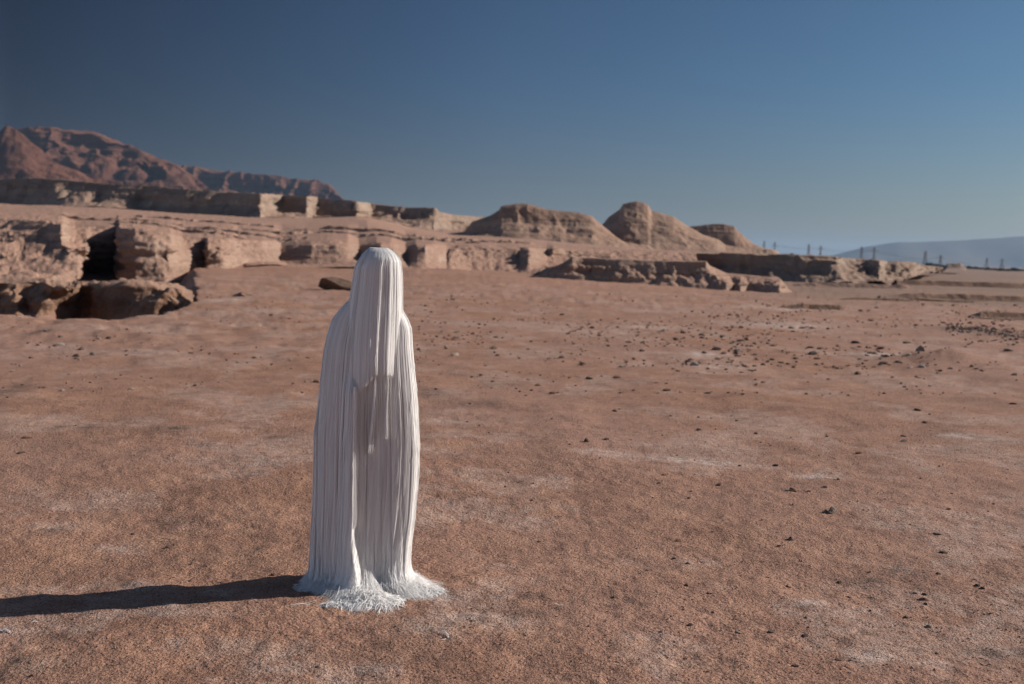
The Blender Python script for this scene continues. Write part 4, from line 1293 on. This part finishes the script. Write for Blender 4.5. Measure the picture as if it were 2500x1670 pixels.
pyl_a = pylon_mesh(34, [(0.68, 4.5), (0.80, 5.2), (0.92, 4.0)], 1.0, 0.5)
pyl_b = pylon_mesh(30, [(0.80, 10.5), (0.93, 4.0)], 1.0, 0.5)
PYL = [(1866, 588, 3400, 'a', 'faintest lattice pylon, leftmost of the row on the horizon'), (1892, 591, 3300, 'b', 'faint lattice pylon, second from the left on the horizon'),
       (1975, 596, 2850, 'a', 'lattice pylon, left one of the pair above the middle of the dark mesa'), (2004, 600, 2950, 'b', 'lattice pylon, right one of the pair above the middle of the dark mesa'),
       (2104, 602, 2550, 'a', 'lattice pylon, left one of the pair above the right end of the dark mesa'), (2135, 604, 2450, 'b', 'lattice pylon, right one of the pair above the right end of the dark mesa'),
       (2260, 613, 2150, 'a', 'darkest and tallest lattice pylon in front of the blue mountains'), (2297, 623, 2250, 'b', 'wide armed lattice pylon just right of the tallest one'),
       (2410, 630, 2600, 'a', 'narrow lattice pylon, left one of the last pair near the right edge'), (2447, 632, 2500, 'b', 'wide armed lattice pylon, rightmost on the horizon')]
tops = {'a': [], 'b': []}
for px, py, Y, k_, lab in PYL:
    top = at(float(px), float(py), float(Y)); H = 34 if k_ == 'a' else 30
    ob = bpy.data.objects.new('pylon', pyl_a if k_ == 'a' else pyl_b)
    ob.location = (top[0], top[1], top[2] - H); ob.rotation_euler = (0, 0, 0.35)
    s = (top[2] + 3.3) / H; ob.scale = (1, 1, s); ob.location[2] = -3.3
    link(ob, label=lab, category='pylon', group='pylons along the horizon')
    tops[k_].append((np.array(top), H))
for k_, lab in (('a', 'thin power cables strung between the narrow pylons'), ('b', 'thin power cables strung between the wide armed pylons')):
    P = []
    for i in range(len(tops[k_]) - 1):
        (a, H), (b, _) = tops[k_][i], tops[k_][i + 1]
        for off, dz in (((5.2, .20), (-5.2, .20), (0, .0)) if k_ == 'a' else ((10.5, .2), (-10.5, .2), (0, .2))):
            o = np.array([off * math.cos(.35), off * math.sin(.35), -dz * H])
            t = np.linspace(0, 1, 16)[:, None]
            p = (a + o) * (1 - t) + (b + o) * t; p[:, 2] -= 9 * 4 * (t * (1 - t))[:, 0]
            P.append(p)
    P = np.array(P); c = P[0, 0].copy(); v, q, _ = tubes(P - c, np.full(P.shape[:2], 0.10))
    ob = link(bpy.data.objects.new('power_cable', quad_mesh('power_cable', v, q, M_steel)), label=lab, category='cable')
    ob.location = c


def shrub_mesh(seed):
    rng = np.random.default_rng(seed); n = 260
    a = rng.normal(size=(n, 3)); a /= np.linalg.norm(a, axis=1, keepdims=True); a *= rng.uniform(0.5, 1.0, (n, 1)) * (1 + 0.25 * vnoise(a[:, 0] * 2 + seed, a[:, 1] * 2)[:, None])
    a[:, 2] = np.abs(a[:, 2]) * 0.8
    u = rng.normal(size=(n, 3)) * 0.12; v = rng.normal(size=(n, 3)) * 0.12
    V = np.stack([a - u, a + v, a + u, a - v], 1).reshape(-1, 3)
    return quad_mesh('shrub', V, np.arange(4 * n).reshape(-1, 4), M_leaf, False)


SM = [shrub_mesh(i) for i in range(3)]
for i, (px, py, w, Y) in enumerate([(1933, 621, 12, 300), (2150, 636, 9, 260), (2270, 646, 22, 1100), (2286, 648, 16, 1100), (2302, 650, 14, 1050), (2352, 652, 14, 900), (2366, 654, 20, 950), (2384, 655, 16, 900),
                                    (2398, 656, 14, 950), (2412, 657, 18, 900), (2430, 658, 14, 950), (2446, 659, 20, 900), (2462, 660, 16, 900), (2478, 659, 22, 950), (2494, 660, 14, 900), (2106, 633, 8, 250), (2200, 640, 8, 260)]):
    ob = bpy.data.objects.new('shrub', SM[i % 3]); g = at(float(px), float(py), float(Y)); r = w / 2 * Y / FPX
    ob.location = g - np.array([0, 0, r * 0.2]); ob.scale = (r, r, r * 0.75)
    labs = {0: 'single dark shrub on the skyline at the right foot of the hills', 1: 'small dark shrub on the right end of the dark mesa', 15: 'tiny dark shrub on the mesa edge under the pylon pair', 16: 'tiny dark shrub at the far right tip of the dark mesa'}
    nm_ = ['leftmost', 'second', 'third', 'fourth', 'fifth', 'sixth', 'seventh', 'eighth', 'ninth', 'tenth', 'eleventh', 'twelfth', 'rightmost'][min(max(i - 2, 0), 12)]
    link(ob, label=labs.get(i, nm_ + (' from the left' if nm_[-4:] != 'most' else '') + ' of the low dark shrubs along the far right horizon'), category='shrub', group='dark shrubs on the far plain')
